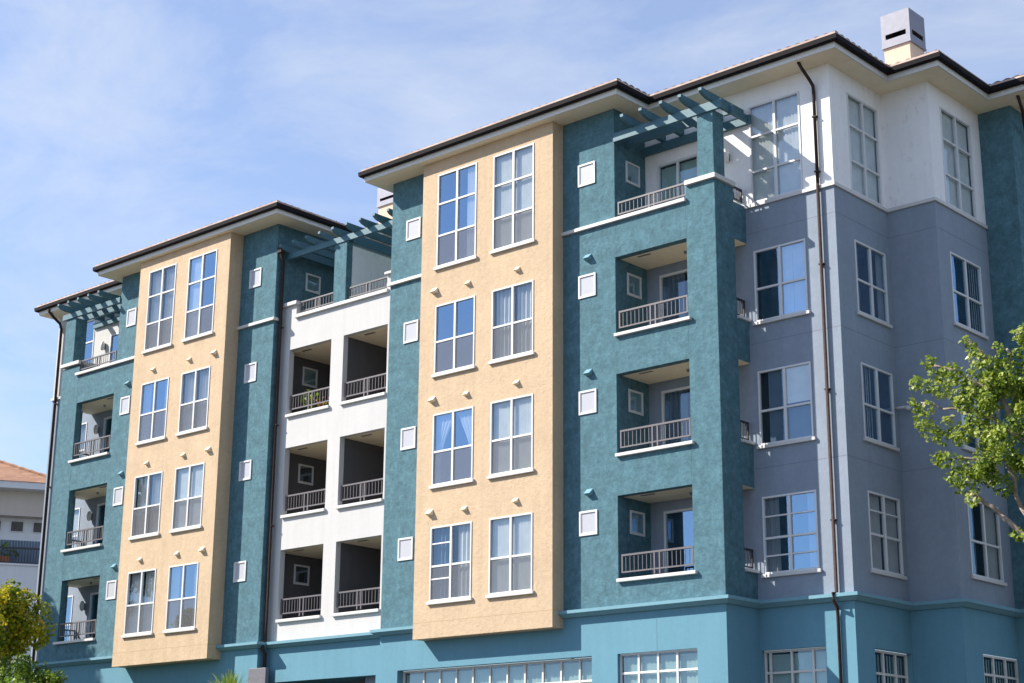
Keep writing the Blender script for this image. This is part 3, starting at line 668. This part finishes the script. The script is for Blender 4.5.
# ---- downpipes ------------------------------------------------------------------------------------------
def pipe(pts, lab, r=.042, mat='pipe', straps=()):
    m = MB(); m.tube(pts, r, 10); p = m.build('downpipe', M[mat], B, lab, smooth=True)
    for z in straps: x, y = pts[-1][0], pts[-1][1]; s = MB(); s.box(x-.06, x+.06, y-.045, y+.07, z-.015, z+.015); s.build('pipe_strap', M[mat], p)
pipe([(3.90, .78, 12.60), (3.90, .80, 12.50), (3.93, .86, 12.38), (4.0, 1.10, 12.12), (4.02, 1.21, 12.0), (4.02, 1.225, 11.85), (4.02, 1.225, 9.5)], 'dark downpipe at the corner of the right wing, upper run', straps=(11.2, 9.8))
pipe([(4.02, 1.215, 9.5), (4.02, 1.215, -.1), (4.02, 1.07, -.14), (4.02, 1.06, -.3), (4.02, 1.21, -.42), (4.02, 1.23, -.6), (4.02, 1.23, GZ)], 'brown downpipe at the corner of the right wing, lower run', .040, straps=(7.5, 4.5, 1.5))
pipe([(-14.03, .05, 11.62), (-14.03, .06, 11.5), (-14.03, .16, 11.3), (-14.03, .16, -.08), (-14.0, .05, -.13), (-14.0, .05, -.33), (-14.0, .16, -.45), (-14.0, .16, GZ)], 'dark downpipe beside the white block', .05, straps=(9.2, 6.2, 3.2))
m = MB(); m.box(-14.135, -13.95, -.02, .15, 11.55, 11.72); m.build('rainwater_hopper', M['pipe'], B)
pipe([(-27.47, .60, 12.60), (-27.47, .62, 12.52), (-27.5, .85, 12.35), (-27.52, 1.14, 12.18), (-27.5, 1.2, 12.0), (-27.46, 1.2, GZ)], 'dark downpipe at the far left corner', .05, straps=(9.2, 6.2))
pipe([(7.0, 5.9, 12.6), (6.95, 6.3, 12.2), (6.68, 7.0, 11.9), (6.66, 7.2, 11.6), (6.66, 7.2, GZ)], 'downpipe on the far right wall')
m = MB(); m.prism([(-14.34, -.92), (-14.31, -.88), (-13.62, -.88), (-13.58, -.92), (-13.58, GZ), (-14.34, GZ)], 'y', -.14, -.02)
ub = m.build('utility_cabinet', M['box'], B, bevel=.015)
m = MB(); m.tube([(4.415, 3.60, 4.43), (4.56, 3.60, 4.43), (4.70, 3.60, 4.42)], [.04, .035, .035], 10); m.tube([(4.68, 3.60, 4.42), (4.80, 3.60, 4.36)], [.06, .05], 10); m.build('vent_pipe', M['trim'], B, smooth=True)  # white vent pipe with a wider mouth on the wall, not a lamp
m = MB(); m.tube([(5.705, 6.2, -2.2), (5.85, 6.2, -2.18), (5.93, 6.2, -2.05), (5.93, 6.2, -1.62)], .025, 8); m.tube([(5.93, 6.2, -1.62), (5.93, 6.2, -1.48)], [.03, .06], 10)
m.build('gooseneck_lamp', M['steel'], B, smooth=True)

BED = -2.62                                   # top of the raised planting bed
# ------------------------------------------------------------------ plants
def add_leaf(vs, fs, tones, c, size, nrm, rnd, tone):
    n = nrm.normalized(); a = n.cross(Vector((rnd.uniform(-1,1), rnd.uniform(-1,1), rnd.uniform(-1,1))))
    if a.length < 1e-3: a = Vector((1,0,0))
    a.normalize(); b = n.cross(a); L = size; W = size*.42; i = len(vs)
    vs += [tuple(c), tuple(c+a*L*.5+b*W+n*L*.08), tuple(c+a*L-n*L*.12), tuple(c+a*L*.5-b*W+n*L*.08)]
    fs += [(i, i+1, i+2), (i, i+2, i+3)]; tones += [tone]*4
def foliage(name, clusters, mat, parent, seed, leaf=.09, per=60, upbias=.4):
    rnd = random.Random(seed); vs, fs, tn = [], [], []
    for (c, r) in clusters:
        c = Vector(c); base = rnd.uniform(.12, .7)
        for _ in range(int(per*(r/.3)**1.6)):
            while True:
                d = Vector((rnd.uniform(-1,1), rnd.uniform(-1,1), rnd.uniform(-1,1)))
                if .05 < d.length < 1: break
            rr = d.length**.45; p = c + d.normalized()*r*rr*Vector((1,1,1)).x
            nrm = d.normalized()*.8 + Vector((rnd.uniform(-1,1), rnd.uniform(-1,1), rnd.uniform(-1,1)+upbias))
            t = min(1, max(0, base + rnd.gauss(0, .17)))
            if rnd.random() < .05: t = min(1, t+.35)
            add_leaf(vs, fs, tn, p, leaf*rnd.choice((.5, .7, .85, 1.0, 1.15, 1.35))*rnd.uniform(.9, 1.1), nrm, rnd, t)
    me = bpy.data.meshes.new(name); me.from_pydata(vs, [], fs); me.materials.append(M[mat])
    at = me.attributes.new('tone', 'FLOAT', 'POINT'); at.data.foreach_set('value', tn)
    o = bpy.data.objects.new(name, me); COL.objects.link(o); o.parent = parent; o.matrix_parent_inverse = parent.matrix_basis.inverted()
    return o
def bough(mb, a, b, r0, r1, rnd, sag=.15, n=6):
    a, b = Vector(a), Vector(b); pts = []; rr = []
    for i in range(n+1):
        t = i/n; p = a.lerp(b, t); w = math.sin(t*math.pi)*(b-a).length*.06
        pts.append(p + Vector((rnd.uniform(-w,w), rnd.uniform(-w,w), rnd.uniform(-w,w)+sag*math.sin(t*math.pi)))); rr.append(r0+(r1-r0)*t)
    mb.tube(pts, rr, 7); return pts
# right-hand tree: rises beside the right wing, its left boughs reach across it
rt = empty('street_tree', (10.6, 2.2, GZ), 'bright green leafy tree reaching across the right wing', 'tree')
rnd = random.Random(5); tr = MB()
TB = (10.6, 2.2)
trunk_top = Vector((10.2, 2.0, -1.5))
bough(tr, (TB[0], TB[1], GZ), trunk_top, .24, .17, rnd, 0)
CL = []
def arm(pts, r0, r1, cl):
    for a, b in zip(pts[:-1], pts[1:]):
        bough(tr, a, b, r0, r0*.72, rnd, .03, 4); r0 *= .72
    for c, r in cl: CL.append((c, r))
tt = tuple(trunk_top)
# lower bough toward the left (the bare pale limb), its foliage at the end
arm([tt, (8.9, 1.5, .25), (7.95, 1.2, 1.2), (7.5, 1.0, 1.65)], .10, .02, [((7.4, 1.0, 1.85), .26), ((7.55, .9, 1.5), .16), ((7.15, 1.0, 2.0), .2), ((7.75, 1.1, 2.05), .22), ((8.3, 1.3, .75), .14), ((8.55, 1.2, .62), .12)])
arm([(8.9, 1.5, .25), (8.35, 1.4, 1.3), (8.15, 1.3, 2.3), (7.6, 1.1, 2.35), (6.9, 1.0, 2.45)], .07, .02, [((6.75, 1.0, 2.48), .13), ((6.95, 1.0, 2.42), .16), ((7.2, 1.1, 2.3), .2), ((7.5, 1.1, 2.15), .18), ((7.85, 1.2, 1.9), .2), ((8.1, 1.2, 1.75), .24)])
arm([tt, (9.3, 1.8, 1.2), (8.6, 1.6, 2.6), (7.7, 1.3, 3.35), (6.9, 1.1, 3.55), (6.45, 1.0, 3.75)], .085, .015, [((6.35, 1.0, 3.62), .13), ((6.25, 1.0, 3.8), .09), ((6.5, 1.0, 3.3), .2), ((6.65, 1.0, 3.05), .2), ((6.9, 1.1, 2.95), .2), ((7.25, 1.1, 2.95), .22), ((7.05, 1.0, 3.25), .12), ((6.62, 1.0, 3.62), .14)])
arm([(8.6, 1.6, 2.6), (8.1, 1.4, 3.7), (7.3, 1.2, 4.3), (6.7, 1.1, 4.55)], .08, .015, [((6.65, 1.1, 4.6), .16), ((6.35, 1.0, 4.18), .16), ((6.6, 1.0, 4.1), .15), ((6.85, 1.1, 4.3), .16), ((6.9, 1.1, 4.0), .22), ((7.15, 1.1, 4.35), .2), ((7.25, 1.2, 3.95), .28), ((7.6, 1.2, 4.05), .3), ((7.5, 1.2, 3.6), .22), ((7.2, 1.2, 3.65), .16)])
arm([(8.1, 1.4, 3.7), (7.9, 1.3, 4.5), (7.55, 1.2, 5.0)], .05, .012, [((7.5, 1.2, 4.98), .11), ((7.62, 1.2, 4.8), .13), ((7.72, 1.2, 4.55), .17), ((7.95, 1.2, 4.3), .25), ((8.1, 1.3, 4.0), .28)])
arm([(8.1, 1.4, 3.7), (8.4, 1.4, 4.5), (8.3, 1.4, 4.7)], .05, .012, [((8.15, 1.3, 4.72), .12), ((8.2, 1.3, 4.5), .16), ((8.35, 1.4, 4.2), .22), ((8.6, 1.4, 4.5), .2), ((8.72, 1.5, 4.85), .16), ((8.7, 1.5, 5.1), .11)])
for i in range(46):
    x = rnd.uniform(7.3, 9.6); z = rnd.uniform(2.1, 3.9)
    if (x-7.0)/2.2 + rnd.uniform(-.1, .1) < .18: continue
    CL.append(((x, rnd.uniform(.7, 2.4), z), rnd.uniform(.12, .22)))
for i in range(22): CL.append(((rnd.uniform(7.7, 9.2), rnd.uniform(.9, 1.9), rnd.uniform(1.95, 2.8)), rnd.uniform(.12, .2)))
for i in range(34): CL.append(((rnd.uniform(7.35, 9.1), rnd.uniform(.9, 1.9), rnd.uniform(2.75, 4.25)), rnd.uniform(.13, .22)))
for i in range(120):                                            # the rest of the crown, outside the frame
    a = rnd.uniform(0, 6.28); q = rnd.uniform(0, 1)**.5; z = rnd.uniform(-.5, 6.2)
    R_ = 2.3*math.sqrt(max(.05, 1-((z-3)/3.6)**2)); x = 11.2+R_*q*math.cos(a); y = 2.3+R_*q*math.sin(a)
    CL.append(((x, y, z), rnd.uniform(.25, .45)))
CL += [((9.0, 1.6, 4.9), .22), ((8.9, 1.5, 4.5), .25), ((9.1, 1.8, 4.2), .25), ((9.05, 1.5, 5.25), .18), ((8.6, 1.4, 4.95), .14), ((9.3, 1.8, 3.9), .22)]
for p in [(9.6, 2.4, 3.3), (10.4, 2.8, 5), (11.2, 2.0, 4.6), (11.8, 2.6, 3)]: bough(tr, tt, p, .12, .03, rnd, .1)
tr.build('trunk', M['bark'], rt, smooth=True)
foliage('crown', CL, 'leafR', rt, 3, leaf=.092, per=168)

def simple_tree(name, base, ctr, rad, ncl, mat, label, seed, leaf=.1, cr=(.25, .42), squash=1.0, per=60, low=-.9, group=None, trunkr=.12, cat='tree'):
    rnd = random.Random(seed); root = empty(name, base, label, cat, group); m = MB(); C_ = Vector(ctr); cls = []
    fork = Vector(base).lerp(C_, .62); bough(m, base, fork, trunkr, trunkr*.7, rnd, 0)
    while len(cls) < ncl:
        d = Vector((rnd.uniform(-1,1), rnd.uniform(-1,1), rnd.uniform(low,1)))
        if d.length > 1 or d.length < .35: continue
        rr = (0.75+.25*math.sin(3*math.atan2(d.y, d.x)+seed)) * (1 if d.z < .2 else .93)
        cls.append((C_+Vector((d.x*rad*rr, d.y*rad*rr, d.z*rad*squash)), rnd.uniform(*cr)))
    for c, r in cls[::max(1, ncl//14)]: bough(m, fork, c, trunkr*.5, .015, rnd, .1, 5)
    m.build('trunk', M['bark'], root, smooth=True); foliage('crown', cls, mat, root, seed, leaf, per); return root
simple_tree('street_tree', (-20.9, -4.0, BED), (-20.8, -4.0, .46), 1.38, 100, 'leafL', 'small tree with yellow and orange tinged leaves before the far left end', 11, leaf=.10, cr=(.2, .32), squash=.82, per=140, low=-.75)
simple_tree('tall_street_tree', (-32.2, -6.4, GZ), (-31.1, -6.2, 5.1), 3.1, 260, 'leafH', 'tall green tree left of the building, beyond the frame', 23, leaf=.16, cr=(.4, .6), squash=1.08, per=85, low=-.9, trunkr=.2)
def shrub(name, label, blobs, mat, seed, leaf, per, group=None, cat='shrub'):
    b0 = blobs[0][0]; root = empty(name, (b0[0], b0[1], BED), label, cat, group); rnd = random.Random(seed); m = MB(); cls = []
    for c, R_ in blobs:
        C_ = Vector(c)
        bough(m, (C_.x, C_.y, BED), C_, .05, .02, rnd, 0)
        for _ in range(int(16*(R_/.6)**2)):
            d = Vector((rnd.gauss(0,1), rnd.gauss(0,1), rnd.gauss(0,1))).normalized(); cls.append((C_+d*R_*rnd.uniform(.6, 1.08), R_*rnd.uniform(.2, .34)))
    m.build('stem', M['bark'], root); foliage('leaves', cls, mat, root, seed, leaf, per); return root
shrub('rounded_shrub', 'dark green rounded shrub below the left balcony tower', [((-18.75, -4.2, -1.25), .72), ((-18.1, -4.1, -1.65), .6), ((-19.5, -4.3, -1.3), .6), ((-20.3, -4.3, -1.15), .65), ((-21.1, -4.4, -1.0), .6), ((-19.2, -4.0, -2.2), .8)], 'leafH', 31, .09, 160)
shrub('lime_shrub', 'lime green shrub along the bottom left edge', [((-17.5, -6.2, -1.60), .42), ((-16.8, -6.3, -1.70), .36), ((-16.1, -6.2, -1.80), .34), ((-15.5, -6.3, -2.05), .30), ((-16.6, -6.0, -2.4), .6)], 'leafG', 37, .10, 160)
# spiky ornamental grass at the bottom
def spiky(x, y, ztop, n, seed, label):
    rnd = random.Random(seed); root = empty('ornamental_grass', (x, y, BED), label, 'plant', None); vs, fs, tn = [], [], []
    for k in range(n):
        a = rnd.uniform(0, 6.28); r = rnd.uniform(.02, .95); h = ztop-rnd.uniform(0, .4)-.2*r; bx, by = x+.35*r*math.cos(a), y+.2*r*math.sin(a)
        tx, ty = x+1.0*r*math.cos(a), y+.5*r*math.sin(a); w = .018; prev = None; t0 = rnd.random()
        for s in range(6):
            t = s/5; p = Vector((bx+(tx-bx)*t*t, by+(ty-by)*t*t, BED+(h-BED)*(1-(1-t)**1.6))); ww = w*(1-t)**.7+.002
            i = len(vs); vs += [(p.x-ww, p.y, p.z), (p.x+ww, p.y+ww*.6, p.z)]; tn += [t0, t0]
            if prev is not None: fs.append((prev, prev+1, i+1, i))
            prev = i
    me = bpy.data.meshes.new('blades'); me.from_pydata(vs, [], fs); me.materials.append(M['leafG']); at = me.attributes.new('tone', 'FLOAT', 'POINT'); at.data.foreach_set('value', tn)
    o = bpy.data.objects.new('blades', me); COL.objects.link(o); o.parent = root; o.matrix_parent_inverse = root.matrix_basis.inverted()
spiky(-13.45, -1.5, -0.98, 150, 3, 'spiky lime ornamental grass tips before the white block')

# ------------------------------------------------------------------ things on balconies
pp = empty('potted_plant', (-13.2, .80, 6.18), 'bushy yellow green potted plant behind the third floor railing of the white block', 'plant')
m = MB(); m.tube([(-13.2,.8,6.18),(-13.2,.8,6.20),(-13.2,.8,6.55),(-13.2,.8,6.56)], [.13,.14,.19,.17], 14); m.build('pot', M['terracotta'], pp, smooth=True)
foliage('leaves', [((-13.2,.8,6.95), .28), ((-13.0,.75,6.9), .2), ((-13.35,.8,7.0), .18), ((-13.15,.8,7.1), .16)], 'leafG', pp, 77, .12, 60)
pf = empty('flower_box', (-12.5, .75, 6.18), 'box of orange flowers behind the third floor railing of the white block', 'planter')
m = MB(); m.box(-12.85, -12.1, .65, .85, 6.19, 6.55); m.build('box', M['terracotta'], pf, bevel=.01)
foliage('leaves', [((-12.7+.2*i,.75,6.68), .13) for i in range(4)], 'leafH', pf, 78, .07, 60)
m = MB(); rnd = random.Random(4)
for i in range(26):
    x, y, z = rnd.uniform(-12.85, -12.1), rnd.uniform(.62, .8), rnd.uniform(6.68, 6.9)
    m.tube([(x,y,z),(x,y-.02,z+.03)], [.035,.01], 6)
m.build('petals', M['flower'], pf)
def chair(x, y, z, lab, rz=0):
    root = empty('balcony_chair', (x, y, z), lab, 'chair'); c, s = math.cos(rz), math.sin(rz)
    def b(nm, *a): mm = MB(); mm.box(x+a[0], x+a[1], y+a[2], y+a[3], z+a[4], z+a[5]); mm.build(nm, M['chairm'], root, bevel=.004)
    b('seat', -.24, .24, -.22, .22, .42, .46); b('backrest', .21, .25, -.22, .22, .50, .90)
    for sx in (-1, 1):
        for sy in (-1, 1): b('leg', sx*.21-.015, sx*.21+.015, sy*.19-.015, sy*.19+.015, 0, .42 if sx < 0 else .9 if 0 else .42)
    b('back_frame', .215, .245, -.22, -.19, .46, .50); b('back_frame', .215, .245, .19, .22, .46, .50)
chair(-23.35, .75, .19, 'black chair behind the lowest left balcony railing')

# ------------------------------------------------------------------ neighbouring building on the far left
hc = Vector((-40.75, 8.42, 0)); ang = math.radians(58.35)
H = empty('neighbour_house', (hc.x, hc.y, GZ), 'tan and white house with low orange tiled roof at the left edge', 'house', rz=ang)
# local axes: x to the right as seen from the street camera, y away, z up (relative to street)
def hpart(fn, name, mat, par=None, lab=None):
    mm = MB(); fn(mm); o = mm.build(name, M[mat], None, lab); o.parent = par or H; o.matrix_parent_inverse = Matrix.Identity(4); return o
zE = 15.42; zz = zE; XR = 1.25; XL = -15
hpart(lambda m: m.box(XL, XR, .0, 10, 0, zz-3.30), 'wall', 'housewhite', lab='white lower wall')
hpart(lambda m: m.box(XL, XR, .9, 10, zz-3.30, zz-1.10), 'wall', 'housewhite', lab='pale recessed balcony wall')
hpart(lambda m: m.box(XL, XR, .25, 10, zz-1.10, zz), 'wall', 'housewall', lab='tan band under the eaves')
def hr(m):
    a, b, c, d = XL-.6, XR+.6, -.45, 10.6; h = (d-c)/2; t = .46*h; z0 = zz+.30; yc = (c+d)/2
    m.quad((a,c,z0),(b,c,z0),(b-h,yc,z0+t),(a+h,yc,z0+t)); m.quad((b,c,z0),(b,d,z0),(b-h,yc,z0+t)); m.quad((a,c,z0),(a,d,z0),(a+h,yc,z0+t)); m.quad((a,d,z0),(b,d,z0),(b-h,yc,z0+t),(a+h,yc,z0+t))
hroof = hpart(hr, 'roof', 'housetile')
hpart(lambda m: m.box(XL-.55, XR+.55, -.40, 10.5, zz, zz+.29), 'eave_board', 'housewhite')
hpart(lambda m: [m.tube([(XR+.6-(.42*k), -.45+.42*k, zz+.32+.46*.42*k), (XR+.6-(.42*k+.40), -.45+.42*k+.40, zz+.32+.46*(.42*k+.40)+.03)], .07, 6) for k in range(13)], 'hip_tiles', 'housetile', hroof)
for i in range(16):
    x = 1.05-.28-.95*i
    w = hpart(lambda m: m.box(x-.29, x+.29, .86, .9, zz-1.72, zz-1.22), 'clerestory_window', 'housewhite')
    hpart(lambda m: m.box(x-.25, x+.25, .84, .858, zz-1.68, zz-1.26), 'pane', 'room', w)
for i in range(4):
    x0 = 1.1-4.0*(i+1)+.1
    w = hpart(lambda m: m.box(x0, x0+3.8, .84, .9, zz-3.28, zz-2.05), 'patio_window', 'housewhite')
    hpart(lambda m: [m.box(x0+.05+.12*k, x0+.15+.12*k, .815, .838, zz-3.28, zz-2.09) for k in range(15)], 'vertical_blind', 'panelw', w)
    hpart(lambda m: [m.box(x0+1.87+.12*k, x0+1.97+.12*k, .815, .838, zz-3.28, zz-2.09) for k in range(15)], 'vertical_blind', 'darkdrape', w)
def hrail(m):
    m.box(XL, XR-.1, .02, .06, zz-2.58, zz-2.50); m.box(XL, XR-.1, .02, .06, zz-3.18, zz-3.14)
    for k in range(135): m.box(XL+.12*k, XL+.03+.12*k, .03, .05, zz-3.14, zz-2.58)
hpart(hrail, 'railing', 'railblack')
hpart(lambda m: m.box(XL, XR, -.06, .9, zz-3.30, zz-3.22), 'balcony_ledge', 'housewhite')
mm = empty('balcony_plant', (hc.x-1.5*math.cos(ang)*0-.6, hc.y-.3, GZ+zz-3.7), 'leafy green plant on the balcony of the tan neighbouring house', 'plant')
lc = lambda x, y, z: Vector((hc.x+x*math.cos(ang)-y*math.sin(ang), hc.y+x*math.sin(ang)+y*math.cos(ang), GZ+z))
q = lc(-.6, .35, zz-3.2); mm.location = q; mm.matrix_basis = Matrix.Translation(q)
m = MB(); m.tube([q, q+Vector((0,0,.3))], [.18,.24], 12); m.build('pot', M['terracotta'], mm)
foliage('leaves', [(q+Vector((0,0,.45)), .28), (q+Vector((.2,.3,.4)), .2), (q+Vector((-.3,-.5,.35)), .3), (q+Vector((0,0,.75)), .18)], 'leafR', mm, 91, .14, 45)

# ------------------------------------------------------------------ ground
def struct(name, mb, mat):
    o = mb.build(name, M[mat]); o['kind'] = 'structure'; return o
struct('ground', MB().quad((-900,-900,GZ-.15),(900,-900,GZ-.15),(900,900,GZ-.15),(-900,900,GZ-.15)), 'concrete')
struct('pavement', MB().box(-80, 60, -7.5, 20, GZ-.14, GZ-.006), 'concrete')
struct('planting_bed', MB().box(-30, -12.3, -7.35, -.05, GZ-.1, BED), 'soil')
struct('road', MB().quad((-80,-20,GZ-.146),(60,-20,GZ-.146),(60,-7.6,GZ-.146),(-80,-7.6,GZ-.146)), 'asphalt')
struct('kerb', MB().box(-80, 60, -7.65, -7.502, GZ-.149, GZ-.002), 'concrete')
m = MB()
for i in range(20): m.box(-78+7*i, -75+7*i, -13.9, -13.75, GZ-.145, GZ-.142)
struct('road_markings', m, 'paint')
struct('far_pavement', MB().box(-80, 60, -40, -20.1, GZ-.149, GZ-.006), 'concrete')

# ------------------------------------------------------------------ light and sky
SUN = Vector((-1.34, -1.0, 1.35)).normalized()
elev = math.asin(SUN.z); az = math.atan2(SUN.x, SUN.y)
w = bpy.data.worlds.new('World'); sc.world = w; w.use_nodes = True; nt = w.node_tree; L = nt.links
bg = nt.nodes['Background']
sky = N(nt, 'ShaderNodeTexSky'); sky.sky_type = 'NISHITA'; sky.sun_disc = False
sky.sun_elevation = elev; sky.sun_rotation = az; sky.air_density = 1.0; sky.dust_density = 0.2; sky.ozone_density = 3.0
tc = N(nt, 'ShaderNodeTexCoord'); mp = N(nt, 'ShaderNodeMapping'); mp.inputs['Rotation'].default_value = (0.3, 0.5, 0.9); mp.inputs['Scale'].default_value = (1.0, 3.2, 5.5)
L.new(tc.outputs['Generated'], mp.inputs['Vector'])
cn = N(nt, 'ShaderNodeTexNoise', Scale=2.6, Detail=9.0, Roughness=0.62, Distortion=0.35); L.new(mp.outputs['Vector'], cn.inputs['Vector'])
cr = ramp(nt, [(0.40, (0, 0, 0)), (0.75, (1, 1, 1))]); L.new(cn.outputs['Fac'], cr.inputs['Fac'])
mu = N(nt, 'ShaderNodeMath'); mu.operation = 'MULTIPLY_ADD'; mu.inputs[1].default_value = 0.42; mu.inputs[2].default_value = 0.26; L.new(cr.outputs['Color'], mu.inputs[0])
mx = N(nt, 'ShaderNodeMix'); mx.data_type = 'RGBA'; L.new(mu.outputs[0], mx.inputs[0]); 
tn = N(nt, 'ShaderNodeMix'); tn.data_type = 'RGBA'; tn.blend_type = 'MULTIPLY'; tn.inputs[0].default_value = 1.0; tn.inputs[7].default_value = (0.92, 1.0, 1.16, 1)
L.new(sky.outputs['Color'], tn.inputs[6]); L.new(tn.outputs[2], mx.inputs[6]); mx.inputs[7].default_value = (4.5, 4.8, 5.3, 1)
L.new(mx.outputs[2], bg.inputs['Color']); bg.inputs['Strength'].default_value = 0.10
sd = bpy.data.lights.new('sun', 'SUN'); sd.energy = 5.0; sd.angle = math.radians(0.5); sd.color = (1.0, 0.93, 0.83)
so = bpy.data.objects.new('sun', sd); COL.objects.link(so); so.rotation_euler = SUN.to_track_quat('Z', 'Y').to_euler(); so.location = (-20, -20, 30)

# ------------------------------------------------------------------ camera
cd = bpy.data.cameras.new('camera'); cam = bpy.data.objects.new('camera', cd); COL.objects.link(cam)
yaw, pit, rol = (math.radians(a) for a in (41.99072069, 16.13216613, 0.45219142))
F_ = Vector((-math.sin(yaw)*math.cos(pit), math.cos(yaw)*math.cos(pit), math.sin(pit))); r_ = Vector((math.cos(yaw), math.sin(yaw), 0)); u_ = r_.cross(F_)
R1 = math.cos(rol)*r_+math.sin(rol)*u_; U1 = -math.sin(rol)*r_+math.cos(rol)*u_
Mx = Matrix((R1, U1, -F_)).transposed().to_4x4(); Mx.translation = Vector((23.18737801, -30.78530965, -5.02444203))
cam.matrix_world = Mx
cd.sensor_width = 36; cd.lens = 36*1665.3291821/1024; cd.clip_end = 3000; cd.clip_start = .1
sc.camera = cam
vs = sc.view_settings; vs.view_transform = 'Standard'; vs.look = 'None'; vs.exposure = 0.90; vs.gamma = 1
sc.render.engine = 'CYCLES'
sc.cycles.transparent_max_bounces = 16
sc.render.resolution_x = 1024; sc.render.resolution_y = 683
